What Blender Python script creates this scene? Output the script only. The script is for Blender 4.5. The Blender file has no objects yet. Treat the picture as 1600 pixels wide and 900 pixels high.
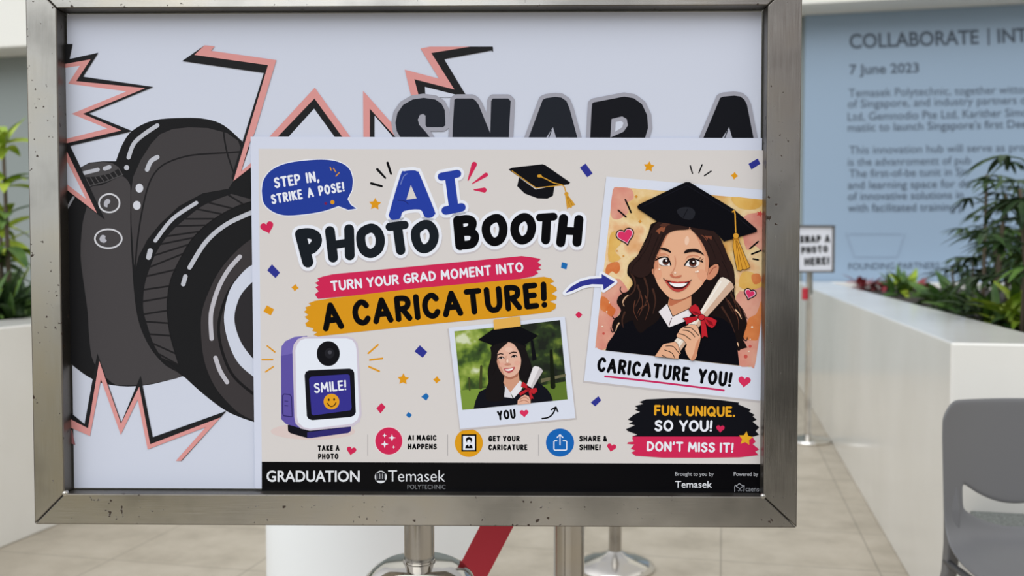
import bpy, bmesh, math, random
import numpy as np
from mathutils import Vector, Matrix, Euler
from mathutils.geometry import tessellate_polygon, delaunay_2d_cdt

SC = bpy.context.scene
COL = SC.collection
PI = math.pi

# ------------------------------------------------------------------ camera
F_PX = 1500.0
PITCH = math.radians(2.0)
YAW = math.radians(12.4)          # the planter runs along world Y
EYE = Vector((0, 0, 1.29))
cd = bpy.data.cameras.new('camera')
cam = bpy.data.objects.new('camera', cd); COL.objects.link(cam)
cam.location = EYE
cam.rotation_euler = (PI/2 - PITCH, 0, YAW)
cd.sensor_width = 36.0
cd.lens = 36.0*F_PX/1600.0
cd.clip_start = 0.02
cd.dof.use_dof = True
cd.dof.focus_distance = 1.63
cd.dof.aperture_fstop = 4.0
SC.camera = cam
CAM_M = Matrix.Translation(EYE) @ Euler((PI/2 - PITCH, 0, YAW)).to_matrix().to_4x4()

# ------------------------------------------------------------------ exposure, world, lights
SC.view_settings.view_transform = 'Standard'
SC.view_settings.look = 'None'
SC.view_settings.gamma = 1.0
SC.view_settings.use_curve_mapping = False
SC.view_settings.exposure = 0.48

W = bpy.data.worlds.new('sky'); SC.world = W
W.use_nodes = True
nt = W.node_tree; nt.nodes.clear()
def wn(t, **k):
    n = nt.nodes.new(t)
    for a, b in k.items(): setattr(n, a, b)
    return n
out = wn('ShaderNodeOutputWorld'); bg = wn('ShaderNodeBackground')
tc = wn('ShaderNodeTexCoord'); sep = wn('ShaderNodeSeparateXYZ')
nt.links.new(tc.outputs['Generated'], sep.inputs[0])
mr = wn('ShaderNodeMapRange'); mr.inputs[1].default_value = -1; mr.inputs[2].default_value = 1
nt.links.new(sep.outputs['Z'], mr.inputs[0])
er = wn('ShaderNodeValToRGB')                      # by elevation: ground, low buildings, bright overcast sky
cr = er.color_ramp
stops = [(0.0, (.24, .22, .19)), (0.40, (.30, .28, .24)), (0.49, (.36, .35, .31)), (0.515, (.52, .54, .55)),
         (0.60, (.78, .80, .82)), (0.72, (1.0, 1.01, 1.03)), (1.0, (1.08, 1.09, 1.11))]
cr.elements[0].position, cr.elements[0].color = stops[0][0], (*stops[0][1], 1)
cr.elements[1].position, cr.elements[1].color = stops[-1][0], (*stops[-1][1], 1)
for p, c in stops[1:-1]:
    e = cr.elements.new(p); e.color = (*c, 1)
nt.links.new(mr.outputs[0], er.inputs[0])
# by bearing: sky shaped brighter behind and to the left, darker right, to steer reflections
vm = wn('ShaderNodeVectorMath', operation='DOT_PRODUCT'); vm.inputs[1].default_value = (-0.80, -0.60, 0.0)
nt.links.new(tc.outputs['Generated'], vm.inputs[0])
ar = wn('ShaderNodeMapRange'); ar.interpolation_type = 'SMOOTHSTEP'
ar.inputs[1].default_value = -0.2; ar.inputs[2].default_value = 0.95
ar.inputs[3].default_value = 0.55; ar.inputs[4].default_value = 1.30
nt.links.new(vm.outputs['Value'], ar.inputs[0])
mm = ar
sc_ = wn('ShaderNodeVectorMath', operation='SCALE')
nt.links.new(er.outputs[0], sc_.inputs[0]); nt.links.new(mm.outputs[0], sc_.inputs['Scale'])
# soft dark and bright patches added to shape steel reflections and fill light: (sideways, up) slopes, core and edge angle, tint
last = sc_.outputs[0]
_rt, _fw = Vector((math.cos(YAW), math.sin(YAW), 0)), Vector((-math.sin(YAW), math.cos(YAW), 0))
for (sx, sz, core, edge, tint) in (
    (.33, -.11, 4, 13, (.17, .17, .17)), (.22, -.29, 4, 9, (.26, .25, .25)), (.36, -.27, 1.5, 5, (2.2, 2.0, 1.5)), (.31, .23, 4, 10, (.30, .23, .21)), (.31, .085, 1, 4, (1.7, 1.56, 1.48)), (.31, .03, 1, 4, (1.0, 1.04, 1.06)),
    (-.47, -.22, 4, 9, (.82, .77, .55)), (-.47, .06, 4, 8, (1.25, 1.27, 1.25)), (-.47, .25, 3, 8, (.50, .49, .44)), (-.15, -.28, 1.0, 5, (2.2, 2.15, 2.1)), (-.36, -.29, 2, 6, (.8, .76, .68)), (.06, -.28, 1.0, 4, (1.5, 1.45, 1.4)),
    (-.30, .24, 3, 8, (.75, .72, .66)), (.16, .24, 3, 7, (.72, .67, .62)),
    (4, 1.2, 15, 55, (2.0, 1.95, 1.85)), (-1.5, -.25, 6, 16, (.25, .24, .22)), (-.80, -.45, 3, 9, (.40, .37, .34)), (.75, -.5, 3, 9, (.35, .33, .30)), (-5, -.6, 8, 18, (.3, .3, .28))):
    d_ = (_rt*sx - _fw + Vector((0, 0, sz))).normalized()
    dp = wn('ShaderNodeVectorMath', operation='DOT_PRODUCT'); dp.inputs[1].default_value = d_
    nt.links.new(tc.outputs['Generated'], dp.inputs[0])
    mrr = wn('ShaderNodeMapRange'); mrr.interpolation_type = 'SMOOTHSTEP'
    mrr.inputs[1].default_value = math.cos(math.radians(edge)); mrr.inputs[2].default_value = math.cos(math.radians(core))
    nt.links.new(dp.outputs['Value'], mrr.inputs[0])
    mxx = wn('ShaderNodeMix'); mxx.data_type = 'RGBA'; mxx.inputs[6].default_value = (1, 1, 1, 1); mxx.inputs[7].default_value = (*tint, 1)
    nt.links.new(mrr.outputs[0], mxx.inputs[0])
    ml = wn('ShaderNodeVectorMath', operation='MULTIPLY')
    nt.links.new(last, ml.inputs[0]); nt.links.new(mxx.outputs[2], ml.inputs[1]); last = ml.outputs[0]
nt.links.new(last, bg.inputs[0]); nt.links.new(bg.outputs[0], out.inputs[0])
bg.inputs[1].default_value = 0.80

sd = bpy.data.lights.new('sun', 'SUN'); sd.energy = 0.95; sd.angle = math.radians(55); sd.color = (.93, .975, 1.0)
so = bpy.data.objects.new('sun', sd); COL.objects.link(so)
so.rotation_euler = Euler((math.radians(48), 0, math.radians(-4)))

# ------------------------------------------------------------------ helpers
def lin(c):
    c = c/255.0
    return c/12.92 if c <= .04045 else ((c+.055)/1.055)**2.4
def rgb(r, g, b, k=1.0): return tuple(min(.95, lin(v)*k) for v in (r, g, b))

def mat(name, base, rough=.5, metal=0.0, spec=.5, coat=0.0, coat_rough=.1):
    m = bpy.data.materials.new(name); m.use_nodes = True
    b = m.node_tree.nodes['Principled BSDF']
    b.inputs['Base Color'].default_value = (*base, 1)
    b.inputs['Roughness'].default_value = rough
    b.inputs['Metallic'].default_value = metal
    b.inputs['Specular IOR Level'].default_value = spec
    b.inputs['Coat Weight'].default_value = coat
    b.inputs['Coat Roughness'].default_value = coat_rough
    return m
def nodes(m): return m.node_tree.nodes, m.node_tree.links, m.node_tree.nodes['Principled BSDF']
def ramp(N, stops):
    r = N.new('ShaderNodeValToRGB'); e = r.color_ramp.elements
    e[0].position, e[0].color = stops[0][0], (*stops[0][1], 1)
    e[1].position, e[1].color = stops[-1][0], (*stops[-1][1], 1)
    for p, c in stops[1:-1]:
        x = e.new(p); x.color = (*c, 1)
    return r

INK = 1.02                        # printed colour -> reflectance
_inks = {}
def ink(c):
    c = tuple(c)
    if c not in _inks:
        _inks[c] = mat('ink_%d_%d_%d' % c, rgb(*c, INK), rough=.45, spec=.06)
    return _inks[c]

def ray(px, py):
    d = Vector(((px-800)/F_PX, -(py-450)/F_PX, -1.0))
    return (CAM_M.to_3x3() @ d)
def at_depth(px, py, d): return EYE + ray(px, py)*d
def at_floor(px, py, z=0.0):
    r = ray(px, py); return EYE + r*((z-EYE.z)/r.z)

def tag(o, label=None, cat=None, group=None, kind=None):
    if label: o['label'] = label
    if cat: o['category'] = cat
    if group: o['group'] = group
    if kind: o['kind'] = kind
    return o
def empty(name, loc=(0, 0, 0), rz=0.0):
    o = bpy.data.objects.new(name, None); COL.objects.link(o)
    o.empty_display_size = .05
    o.location = loc; o.rotation_euler = (0, 0, rz); return o
def link(name, me, parent=None):
    o = bpy.data.objects.new(name, me); COL.objects.link(o)
    if parent is not None: o.parent = parent
    return o
def from_bm(name, bm, m, parent=None, smooth=False, bevel=0.0, seg=2):
    bmesh.ops.recalc_face_normals(bm, faces=bm.faces)
    me = bpy.data.meshes.new(name); bm.to_mesh(me); bm.free()
    for x in (m if isinstance(m, (list, tuple)) else [m]): me.materials.append(x)
    if smooth:
        for p in me.polygons: p.use_smooth = True
    o = link(name, me, parent)
    if bevel:
        b = o.modifiers.new('bevel', 'BEVEL'); b.width = bevel; b.segments = seg; b.limit_method = 'ANGLE'
    return o
def add_box(bm, x0, x1, y0, y1, z0, z1):
    vs = [bm.verts.new(p) for p in ((x0,y0,z0),(x1,y0,z0),(x1,y1,z0),(x0,y1,z0),(x0,y0,z1),(x1,y0,z1),(x1,y1,z1),(x0,y1,z1))]
    for f in ((0,3,2,1),(4,5,6,7),(0,1,5,4),(1,2,6,5),(2,3,7,6),(3,0,4,7)): bm.faces.new([vs[i] for i in f])
def add_lathe(bm, prof, seg=48, cx=0, cy=0, cz=0):
    rings = []
    for r, z in prof:
        if r < 1e-5: rings.append([bm.verts.new((cx, cy, cz+z))])
        else: rings.append([bm.verts.new((cx+r*math.cos(2*PI*i/seg), cy+r*math.sin(2*PI*i/seg), cz+z)) for i in range(seg)])
    for a, b in zip(rings, rings[1:]):
        for i in range(seg):
            j = (i+1) % seg
            if len(a) == 1 and len(b) == 1: continue
            if len(a) == 1: bm.faces.new((a[0], b[i], b[j]))
            elif len(b) == 1: bm.faces.new((a[i], b[0], a[j]))
            else: bm.faces.new((a[i], b[i], b[j], a[j]))
def lathe(name, prof, m, parent=None, seg=48, loc=(0, 0, 0)):
    bm = bmesh.new(); add_lathe(bm, prof, seg, *loc)
    o = from_bm(name, bm, m, parent, smooth=True)
    e = o.modifiers.new('split', 'EDGE_SPLIT'); e.split_angle = math.radians(40)
    return o
def add_tube(bm, pts, radii, seg=10):
    pts = [Vector(p) for p in pts]; rings = []
    if not isinstance(radii, (list, tuple)): radii = [radii]*len(pts)
    for i, p in enumerate(pts):
        t = (pts[min(i+1, len(pts)-1)] - pts[max(i-1, 0)]).normalized()
        a = t.cross(Vector((0, 0, 1)) if abs(t.z) < .95 else Vector((1, 0, 0))).normalized(); b = t.cross(a)
        rings.append([bm.verts.new(p + (a*math.cos(2*PI*k/seg) + b*math.sin(2*PI*k/seg))*radii[i]) for k in range(seg)])
    for A, B in zip(rings, rings[1:]):
        for k in range(seg): bm.faces.new((A[k], A[(k+1) % seg], B[(k+1) % seg], B[k]))
    bm.faces.new(rings[0][::-1]); bm.faces.new(rings[-1])

# ------------------------------------------------------------------ materials of the place
def steel(name, base=(.56, .545, .52), rough=.21, brush=(1, 1, 60), pits=True):
    m = mat(name, base, rough, 1.0); N, L, B = nodes(m)
    t = N.new('ShaderNodeTexCoord'); mp = N.new('ShaderNodeMapping'); mp.inputs['Scale'].default_value = brush
    L.new(t.outputs['Object'], mp.inputs['Vector'])
    n = N.new('ShaderNodeTexNoise'); n.inputs['Scale'].default_value = 14; n.inputs['Detail'].default_value = 5
    L.new(mp.outputs[0], n.inputs['Vector'])
    r = N.new('ShaderNodeMapRange'); r.inputs[3].default_value = rough-.07; r.inputs[4].default_value = rough+.09
    L.new(n.outputs[0], r.inputs[0]); L.new(r.outputs[0], B.inputs['Roughness'])
    bp = N.new('ShaderNodeBump'); bp.inputs['Strength'].default_value = .02; bp.inputs['Distance'].default_value = .0004
    L.new(n.outputs[0], bp.inputs['Height']); L.new(bp.outputs[0], B.inputs['Normal'])
    # dull staining in broad patches
    s = N.new('ShaderNodeTexNoise'); s.inputs['Scale'].default_value = 5.5; s.inputs['Detail'].default_value = 4
    L.new(t.outputs['Object'], s.inputs['Vector'])
    cr1 = ramp(N, [(.35, tuple(v*.72 for v in base)), (.5, base), (.68, (base[0]*1.06, base[1]*1.02, base[2]*.93))])
    L.new(s.outputs[0], cr1.inputs[0])
    if pits:
        # rust pits and scratches
        p = N.new('ShaderNodeTexNoise'); p.inputs['Scale'].default_value = 95; p.inputs['Detail'].default_value = 3
        L.new(t.outputs['Object'], p.inputs['Vector'])
        q = N.new('ShaderNodeTexNoise'); q.inputs['Scale'].default_value = 7; q.inputs['Detail'].default_value = 1
        L.new(t.outputs['Object'], q.inputs['Vector'])
        ad = N.new('ShaderNodeMath'); ad.operation = 'MULTIPLY_ADD'; ad.inputs[1].default_value = .35
        L.new(q.outputs[0], ad.inputs[0]); L.new(p.outputs[0], ad.inputs[2])
        th = N.new('ShaderNodeMapRange'); th.inputs[1].default_value = .845; th.inputs[2].default_value = .875
        L.new(ad.outputs[0], th.inputs[0])
        mx = N.new('ShaderNodeMix'); mx.data_type = 'RGBA'
        L.new(th.outputs[0], mx.inputs[0]); L.new(cr1.outputs[0], mx.inputs[6]); mx.inputs[7].default_value = (.035, .022, .015, 1)
        L.new(mx.outputs[2], B.inputs['Base Color'])
        iv = N.new('ShaderNodeMath'); iv.operation = 'SUBTRACT'; iv.inputs[0].default_value = 1.0
        L.new(th.outputs[0], iv.inputs[1]); L.new(iv.outputs[0], B.inputs['Metallic'])
    else:
        L.new(cr1.outputs[0], B.inputs['Base Color'])
    return m
STEEL_H = steel('brushed_steel_along', base=(.50, .485, .46), brush=(1, 60, 60))
STEEL_V = steel('brushed_steel_upright', base=(.50, .485, .46), brush=(60, 60, 1))
CHROME = steel('polished_steel', base=(.62, .60, .57), rough=.10, brush=(30, 30, 1), pits=False)
SHADED = steel('shaded_steel', base=(.20, .185, .165), rough=.42, brush=(20, 20, 20))  # shade of inner sides and dark bevel reflections, put into the colour
POLE = steel('pole_steel', base=(.40, .38, .355), rough=.13, brush=(40, 40, 1), pits=False)
SEAM = mat('dark_seam', (.012, .011, .01), .7)

STONE = mat('white_solid_surface', (.80, .79, .765), .16, spec=.5)
N, L, B = nodes(STONE)
n = N.new('ShaderNodeTexNoise'); n.inputs['Scale'].default_value = 1.6; n.inputs['Detail'].default_value = 4
t = N.new('ShaderNodeTexCoord'); L.new(t.outputs['Object'], n.inputs['Vector'])
r = ramp(N, [(.3, (.77, .755, .715)), (.7, (.85, .84, .81))]); L.new(n.outputs[0], r.inputs[0]); L.new(r.outputs[0], B.inputs['Base Color'])

FLOOR = mat('stone_tile', (.5, .46, .4), .42)
N, L, B = nodes(FLOOR)
t = N.new('ShaderNodeTexCoord')
br = N.new('ShaderNodeTexBrick'); br.offset = 0; br.squash = 1
br.inputs['Scale'].default_value = 1; br.inputs['Mortar Size'].default_value = .004; br.inputs['Mortar Smooth'].default_value = .3
br.inputs['Brick Width'].default_value = .63; br.inputs['Row Height'].default_value = .54
br.inputs['Color1'].default_value = (1, 1, 1, 1); br.inputs['Color2'].default_value = (.93, .93, .93, 1); br.inputs['Mortar'].default_value = (.62, .61, .6, 1)
mp = N.new('ShaderNodeMapping'); mp.inputs['Location'].default_value = (0.0, 0.22, 0)
L.new(t.outputs['Object'], mp.inputs['Vector']); L.new(mp.outputs[0], br.inputs['Vector'])
n = N.new('ShaderNodeTexNoise'); n.inputs['Scale'].default_value = 4.5; n.inputs['Detail'].default_value = 8; n.inputs['Roughness'].default_value = .65
L.new(t.outputs['Object'], n.inputs['Vector'])
r = ramp(N, [(.3, (.385, .335, .262)), (.5, (.485, .428, .342)), (.72, (.56, .50, .41))]); L.new(n.outputs[0], r.inputs[0])
mx = N.new('ShaderNodeMix'); mx.data_type = 'RGBA'; mx.blend_type = 'MULTIPLY'; mx.inputs[0].default_value = 1
L.new(r.outputs[0], mx.inputs[6]); L.new(br.outputs['Color'], mx.inputs[7]); L.new(mx.outputs[2], B.inputs['Base Color'])
bp = N.new('ShaderNodeBump'); bp.inputs['Strength'].default_value = .12; bp.inputs['Distance'].default_value = .004
L.new(n.outputs[0], bp.inputs['Height']); L.new(bp.outputs[0], B.inputs['Normal'])

WALL = mat('grey_green_wall', (.27, .305, .30), .7)
BEAM = mat('cream_paint', (.86, .85, .80), .6)
SOIL = mat('dark_soil', (.03, .022, .015), .95)
N, L, B = nodes(SOIL)
n = N.new('ShaderNodeTexNoise'); n.inputs['Scale'].default_value = 40
bp = N.new('ShaderNodeBump'); bp.inputs['Strength'].default_value = .8; L.new(n.outputs[0], bp.inputs['Height']); L.new(bp.outputs[0], B.inputs['Normal'])
MURAL = mat('pale_blue_print', (.285, .385, .51), .4)
MURAL_INK = mat('slate_lettering', (.055, .08, .115), .5)
MURAL_FAINT = mat('faint_blue_lettering', (.245, .325, .44), .5)
GRANITE = mat('speckled_granite', (.18, .2, .19), .5)
N, L, B = nodes(GRANITE)
n = N.new('ShaderNodeTexNoise'); n.inputs['Scale'].default_value = 130; n.inputs['Detail'].default_value = 3
r = ramp(N, [(.35, (.09, .10, .095)), (.55, (.19, .21, .20)), (.72, (.34, .36, .35))]); L.new(n.outputs[0], r.inputs[0]); L.new(r.outputs[0], B.inputs['Base Color'])
t = N.new('ShaderNodeTexCoord'); L.new(t.outputs['Object'], n.inputs['Vector'])
CHAIR = mat('grey_plastic', (.138, .138, .145), .36)
RED = mat('red_webbing', (.46, .016, .035), .6)
WHITE = mat('white_laminate', (.82, .84, .85), .35)

def leaf_mat(name, a, b, rough=.5):
    m = mat(name, a, rough, spec=.3); N, L, B = nodes(m)
    n = N.new('ShaderNodeTexNoise'); n.inputs['Scale'].default_value = 9; n.inputs['Detail'].default_value = 2
    t = N.new('ShaderNodeTexCoord'); L.new(t.outputs['Object'], n.inputs['Vector'])
    r = ramp(N, [(.35, a), (.65, b)]); L.new(n.outputs[0], r.inputs[0]); L.new(r.outputs[0], B.inputs['Base Color'])
    return m
LEAF_DARK = leaf_mat('dark_palm_leaf', (.012, .03, .01), (.035, .075, .018))
LEAF_MID = leaf_mat('mid_green_leaf', (.04, .10, .02), (.11, .2, .04))
LEAF_LIME = leaf_mat('lime_leaf', (.22, .36, .02), (.42, .5, .06))
LEAF_RED = leaf_mat('red_leaf', (.22, .03, .04), (.35, .08, .08))
STEM = mat('brown_stem', (.10, .075, .05), .8)

# ------------------------------------------------------------------ setting
bm = bmesh.new(); add_box(bm, -9, 9, -1.2, 11.2, -.1, 0)
tag(from_bm('floor', bm, FLOOR), kind='structure')
bm = bmesh.new(); add_box(bm, -26, 22, 10.94, 11.2, 0, 6)
tag(from_bm('wall_back', bm, WALL), kind='structure')
bm = bmesh.new(); add_box(bm, -26, 22, 10.42, 10.94, 3.87, 6)
tag(from_bm('trim_1', bm, BEAM, bevel=.01), kind='structure')

def planter(name, x0, x1, y0, y1, h, rim, label):
    bm = bmesh.new()
    o_ = [(x0, y0), (x1, y0), (x1, y1), (x0, y1)]; i_ = [(x0+rim, y0+rim), (x1-rim, y0+rim), (x1-rim, y1-rim), (x0+rim, y1-rim)]
    ob = [bm.verts.new((x, y, 0)) for x, y in o_]; ot = [bm.verts.new((x, y, h)) for x, y in o_]
    it = [bm.verts.new((x, y, h)) for x, y in i_]; ib = [bm.verts.new((x, y, h-.25)) for x, y in i_]
    bm.faces.new(ob[::-1]); bm.faces.new(ib)
    for k in range(4):
        j = (k+1) % 4
        bm.faces.new((ob[k], ob[j], ot[j], ot[k])); bm.faces.new((ot[k], ot[j], it[j], it[k])); bm.faces.new((it[k], it[j], ib[j], ib[k]))
    o = from_bm(name, bm, STONE, bevel=.008); tag(o, label, 'planter')
    bm = bmesh.new(); add_box(bm, x0+rim+.002, x1-rim-.002, y0+rim+.002, y1-rim-.002, h-.24, h-.06)
    from_bm('soil', bm, SOIL, o)
    return o
planter('planter', .735, 3.9, 3.39, 10.86, 1.0, .365, 'long glossy white planter on the right running back to the blue wall')
planter('planter', -6.2, -3.09, -.6, 10.9, .97, .365, 'long white planter at the left edge behind the sign')

# mural: a pale blue printed panel on the back wall
def on_wall(px, py, y=10.88):
    r = ray(px, py); return EYE + r*((y-EYE.y)/r.y)

# ------------------------------------------------------------------ flat print work
def catmull(pts, n=5, closed=True):
    P = [Vector((p[0], p[1])) for p in pts]; m = len(P); o = []
    for i in range(m if closed else m-1):
        if closed: a, b, c, d = P[i-1], P[i], P[(i+1) % m], P[(i+2) % m]
        else: a, b, c, d = P[max(i-1, 0)], P[i], P[i+1], P[min(i+2, m-1)]
        for k in range(n):
            t = k/n
            o.append(.5*((2*b) + (c-a)*t + (2*a-5*b+4*c-d)*t*t + (3*b-a-3*c+d)*t**3))
    if not closed: o.append(P[-1])
    return [(v.x, v.y) for v in o]
def ell(cx, cy, rx, ry=None, rot=0.0, n=40):
    ry = rx if ry is None else ry; c, s = math.cos(rot), math.sin(rot)
    return [(cx + rx*math.cos(2*PI*i/n)*c - ry*math.sin(2*PI*i/n)*s, cy + rx*math.cos(2*PI*i/n)*s + ry*math.sin(2*PI*i/n)*c) for i in range(n)]
def star(cx, cy, r, rot=0.0, inner=.5, k=5):
    return [(cx + (r if i % 2 == 0 else r*inner)*math.sin(rot + PI*i/k), cy - (r if i % 2 == 0 else r*inner)*math.cos(rot + PI*i/k)) for i in range(2*k)]
def heart(cx, cy, w, rot=0.0):
    c, s = math.cos(rot), math.sin(rot); o = []
    for i in range(40):
        t = 2*PI*i/40
        x = 16*math.sin(t)**3; y = -(13*math.cos(t) - 5*math.cos(2*t) - 2*math.cos(3*t) - math.cos(4*t))
        x *= w/32; y *= w/32
        o.append((cx + x*c - y*s, cy + x*s + y*c))
    return o
def quad(cx, cy, w, h, rot):
    c, s = math.cos(rot), math.sin(rot)
    return [(cx + x*c - y*s, cy + x*s + y*c) for x, y in ((-w, -h), (w, -h), (w, h), (-w, h))]

def covered(pv, pf, vs, fs):
    """Which output triangles lie under one of the input pieces (all convex, anticlockwise)."""
    P = np.array([(p.x, p.y) for p in pv]); C = np.array([P[list(f)].mean(0) for f in pf]) if len(pf) else np.zeros((0, 2))
    Q = np.array([(v.x, v.y) for v in vs]); ok = np.zeros(len(C), bool)
    for f in fs:
        a = Q[list(f)]; lo, hi = a.min(0), a.max(0)
        i = np.nonzero(~ok & (C[:, 0] >= lo[0]) & (C[:, 0] <= hi[0]) & (C[:, 1] >= lo[1]) & (C[:, 1] <= hi[1]))[0]
        if not len(i): continue
        b = np.roll(a, -1, 0); e = b - a; c = C[i]
        cr = e[None, :, 0]*(c[:, None, 1]-a[None, :, 1]) - e[None, :, 1]*(c[:, None, 0]-a[None, :, 0])
        ok[i[(cr >= -1e-7).all(1)]] = True
    return ok

class Art:
    """Collects flat shapes given in photo pixels and lays them on a plane through `place(px, py, lift)`."""
    STEP = 3e-5
    def __init__(self, place, lift=1):
        self.place, self.k = place, lift
        self.layers, self.mats = {}, []
    def _mi(self, m):
        if not isinstance(m, bpy.types.Material): m = ink(m)
        if m not in self.mats: self.mats.append(m)
        return self.mats.index(m)
    def tris(self, pts, tris, m):
        g = self.layers.setdefault((self.k, self._mi(m)), [])
        for t in tris:
            q = [(pts[i][0], pts[i][1]) for i in t]
            ar = sum(q[i-1][0]*q[i][1] - q[i][0]*q[i-1][1] for i in range(len(q)))
            if abs(ar) < 1e-5: continue
            g.append(q if ar > 0 else q[::-1])
    def poly(self, pts, m, holes=(), smooth=0, up=True):
        if smooth: pts = catmull(pts, smooth)
        loops = [[Vector((p[0], p[1], 0)) for p in pts]] + [[Vector((p[0], p[1], 0)) for p in h] for h in holes]
        tr = tessellate_polygon(loops)
        flat = [p for l in loops for p in l]
        self.tris(flat, tr, m)
        if up: self.k += 1
        return self
    def stroke(self, pts, th, m, closed=False, smooth=0, taper=None, up=True, cap=True):
        if len(pts) > 3 and tuple(pts[0]) == tuple(pts[-1]): pts, closed = pts[:-1], True
        if smooth: pts = catmull(pts, smooth, closed)
        pts = [Vector((p[0], p[1])) for p in pts]
        if closed: pts.append(pts[0])
        n = len(pts); r = th/2
        rad = [r]*n if taper is None else [r + (taper/2-r)*i/(n-1) for i in range(n)]
        for i in range(n-1):
            a, b = pts[i], pts[i+1]; d = b-a
            if d.length < 1e-6: continue
            q = Vector((-d.y, d.x)).normalized()
            self.tris([a+q*rad[i], b+q*rad[i+1], b-q*rad[i+1], a-q*rad[i]], [(0, 1, 2, 3)], m)
        sg = 14 if r > 2.5 else 9
        for i, p in enumerate(pts):
            if not cap and i in (0, n-1): continue
            if closed and i == n-1: continue
            c = ell(p.x, p.y, rad[i], n=sg)
            self.tris(c, [tuple(range(sg))], m)
        if up: self.k += 1
        return self
    def outline(self, pts, th, m, smooth=0): return self.stroke(pts, th, m, closed=True, smooth=smooth)
    def build(self, name, parent=None):
        V, Fc, Mi = [], [], []
        for (k, mi), faces in sorted(self.layers.items(), key=lambda t: t[0]):
            vi, vs, fs = {}, [], []
            for q in faces:                       # merge overlapping pieces of one ink into one outline
                f = []
                for p in q:
                    key = (round(p[0], 3), round(p[1], 3))
                    if key not in vi: vi[key] = len(vs); vs.append(Vector(key))
                    if not f or f[-1] != vi[key]: f.append(vi[key])
                if len(set(f)) >= 3: fs.append(f)
            r = delaunay_2d_cdt(vs, [], fs, 0, 1e-4)
            keep = covered(r[0], r[2], vs, fs)
            b = len(V); V += [tuple(self.place(p.x, p.y, k*self.STEP)) for p in r[0]]
            for f, ok in zip(r[2], keep):
                if ok: Fc.append([b+i for i in f]); Mi.append(mi)
        me = bpy.data.meshes.new(name); me.from_pydata(V, [], Fc)
        for m in self.mats: me.materials.append(m)
        me.polygons.foreach_set('material_index', Mi)
        me.update()
        return link(name, me, parent)

# hand-lettered capitals as strokes: box one high, y up
def _c(*p): return ('c', p)
def _l(*p): return ('l', p)
GL = {
 'A': (.80, [_l((0,0),(.40,1),(.80,0)), _l((.15,.33),(.65,.33))]),
 'B': (.60, [_l((0,0),(0,1)), _c((0,1),(.34,.99),(.53,.88),(.52,.66),(.32,.54),(0,.53)), _c((0,.53),(.36,.52),(.60,.40),(.58,.14),(.36,.01),(0,0))]),
 'C': (.66, [_c((.64,.82),(.50,.97),(.30,.98),(.08,.78),(0,.48),(.09,.16),(.32,.0),(.53,.03),(.66,.18))]),
 'D': (.64, [_l((0,0),(0,1)), _c((0,1),(.28,.97),(.52,.82),(.64,.5),(.52,.18),(.28,.03),(0,0))]),
 'E': (.50, [_l((.5,1),(0,1),(0,0),(.5,0)), _l((0,.52),(.43,.52))]),
 'F': (.50, [_l((.5,1),(0,1),(0,0)), _l((0,.50),(.43,.50))]),
 'G': (.70, [_c((.64,.84),(.50,.98),(.30,.97),(.08,.78),(0,.48),(.10,.15),(.34,.0),(.57,.06),(.70,.24)), _l((.70,.24),(.70,.44),(.42,.44))]),
 'H': (.64, [_l((0,0),(0,1)), _l((.64,0),(.64,1)), _l((0,.52),(.64,.52))]),
 'I': (.02, [_l((.01,0),(.01,1))]),
 'K': (.60, [_l((0,0),(0,1)), _l((.56,1),(0,.45)), _l((.18,.60),(.60,0))]),
 'L': (.48, [_l((0,1),(0,0),(.48,0))]),
 'M': (.86, [_l((0,0),(.08,1),(.43,.32),(.78,1),(.86,0))]),
 'N': (.66, [_l((0,0),(0,1),(.66,0),(.66,1))]),
 'O': (.76, [_c((.38,1),(.12,.85),(0,.5),(.12,.15),(.38,0),(.64,.15),(.76,.5),(.64,.85),(.38,1))]),
 'P': (.58, [_l((0,0),(0,1)), _c((0,1),(.34,.99),(.57,.86),(.56,.58),(.34,.44),(0,.42))]),
 'Q': (.78, [_c((.38,1),(.12,.85),(0,.5),(.12,.15),(.38,0),(.64,.15),(.76,.5),(.64,.85),(.38,1)), _l((.45,.26),(.78,-.06))]),
 'R': (.60, [_l((0,0),(0,1)), _c((0,1),(.34,.99),(.56,.88),(.55,.62),(.34,.50),(0,.48)), _l((.25,.48),(.60,0))]),
 'S': (.56, [_c((.54,.86),(.40,.98),(.20,.97),(.05,.84),(.07,.66),(.28,.53),(.50,.40),(.55,.20),(.40,.03),(.18,.0),(0,.14))]),
 'T': (.66, [_l((0,1),(.66,1)), _l((.33,1),(.33,0))]),
 'U': (.66, [_c((0,1),(0,.6),(.03,.22),(.18,.02),(.33,-.01),(.48,.02),(.63,.22),(.66,.6),(.66,1))]),
 'Y': (.66, [_l((0,1),(.34,.45),(.66,1)), _l((.34,.45),(.32,0))]),
 '!': (.02, [_l((.06,1),(.01,.32)), _l((0,.0),(.01,.01))]),
 '.': (.02, [_l((0,0),(.01,.01))]),
 ',': (.06, [_l((.06,.04),(0,-.16))]),
 "'": (.06, [_l((.06,1.02),(0,.82))]),
 '&': (.66, [_c((.62,.40),(.46,.08),(.22,0),(.03,.14),(.08,.38),(.36,.62),(.42,.84),(.28,1),(.14,.86),(.22,.62),(.64,0))]),
}
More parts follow.
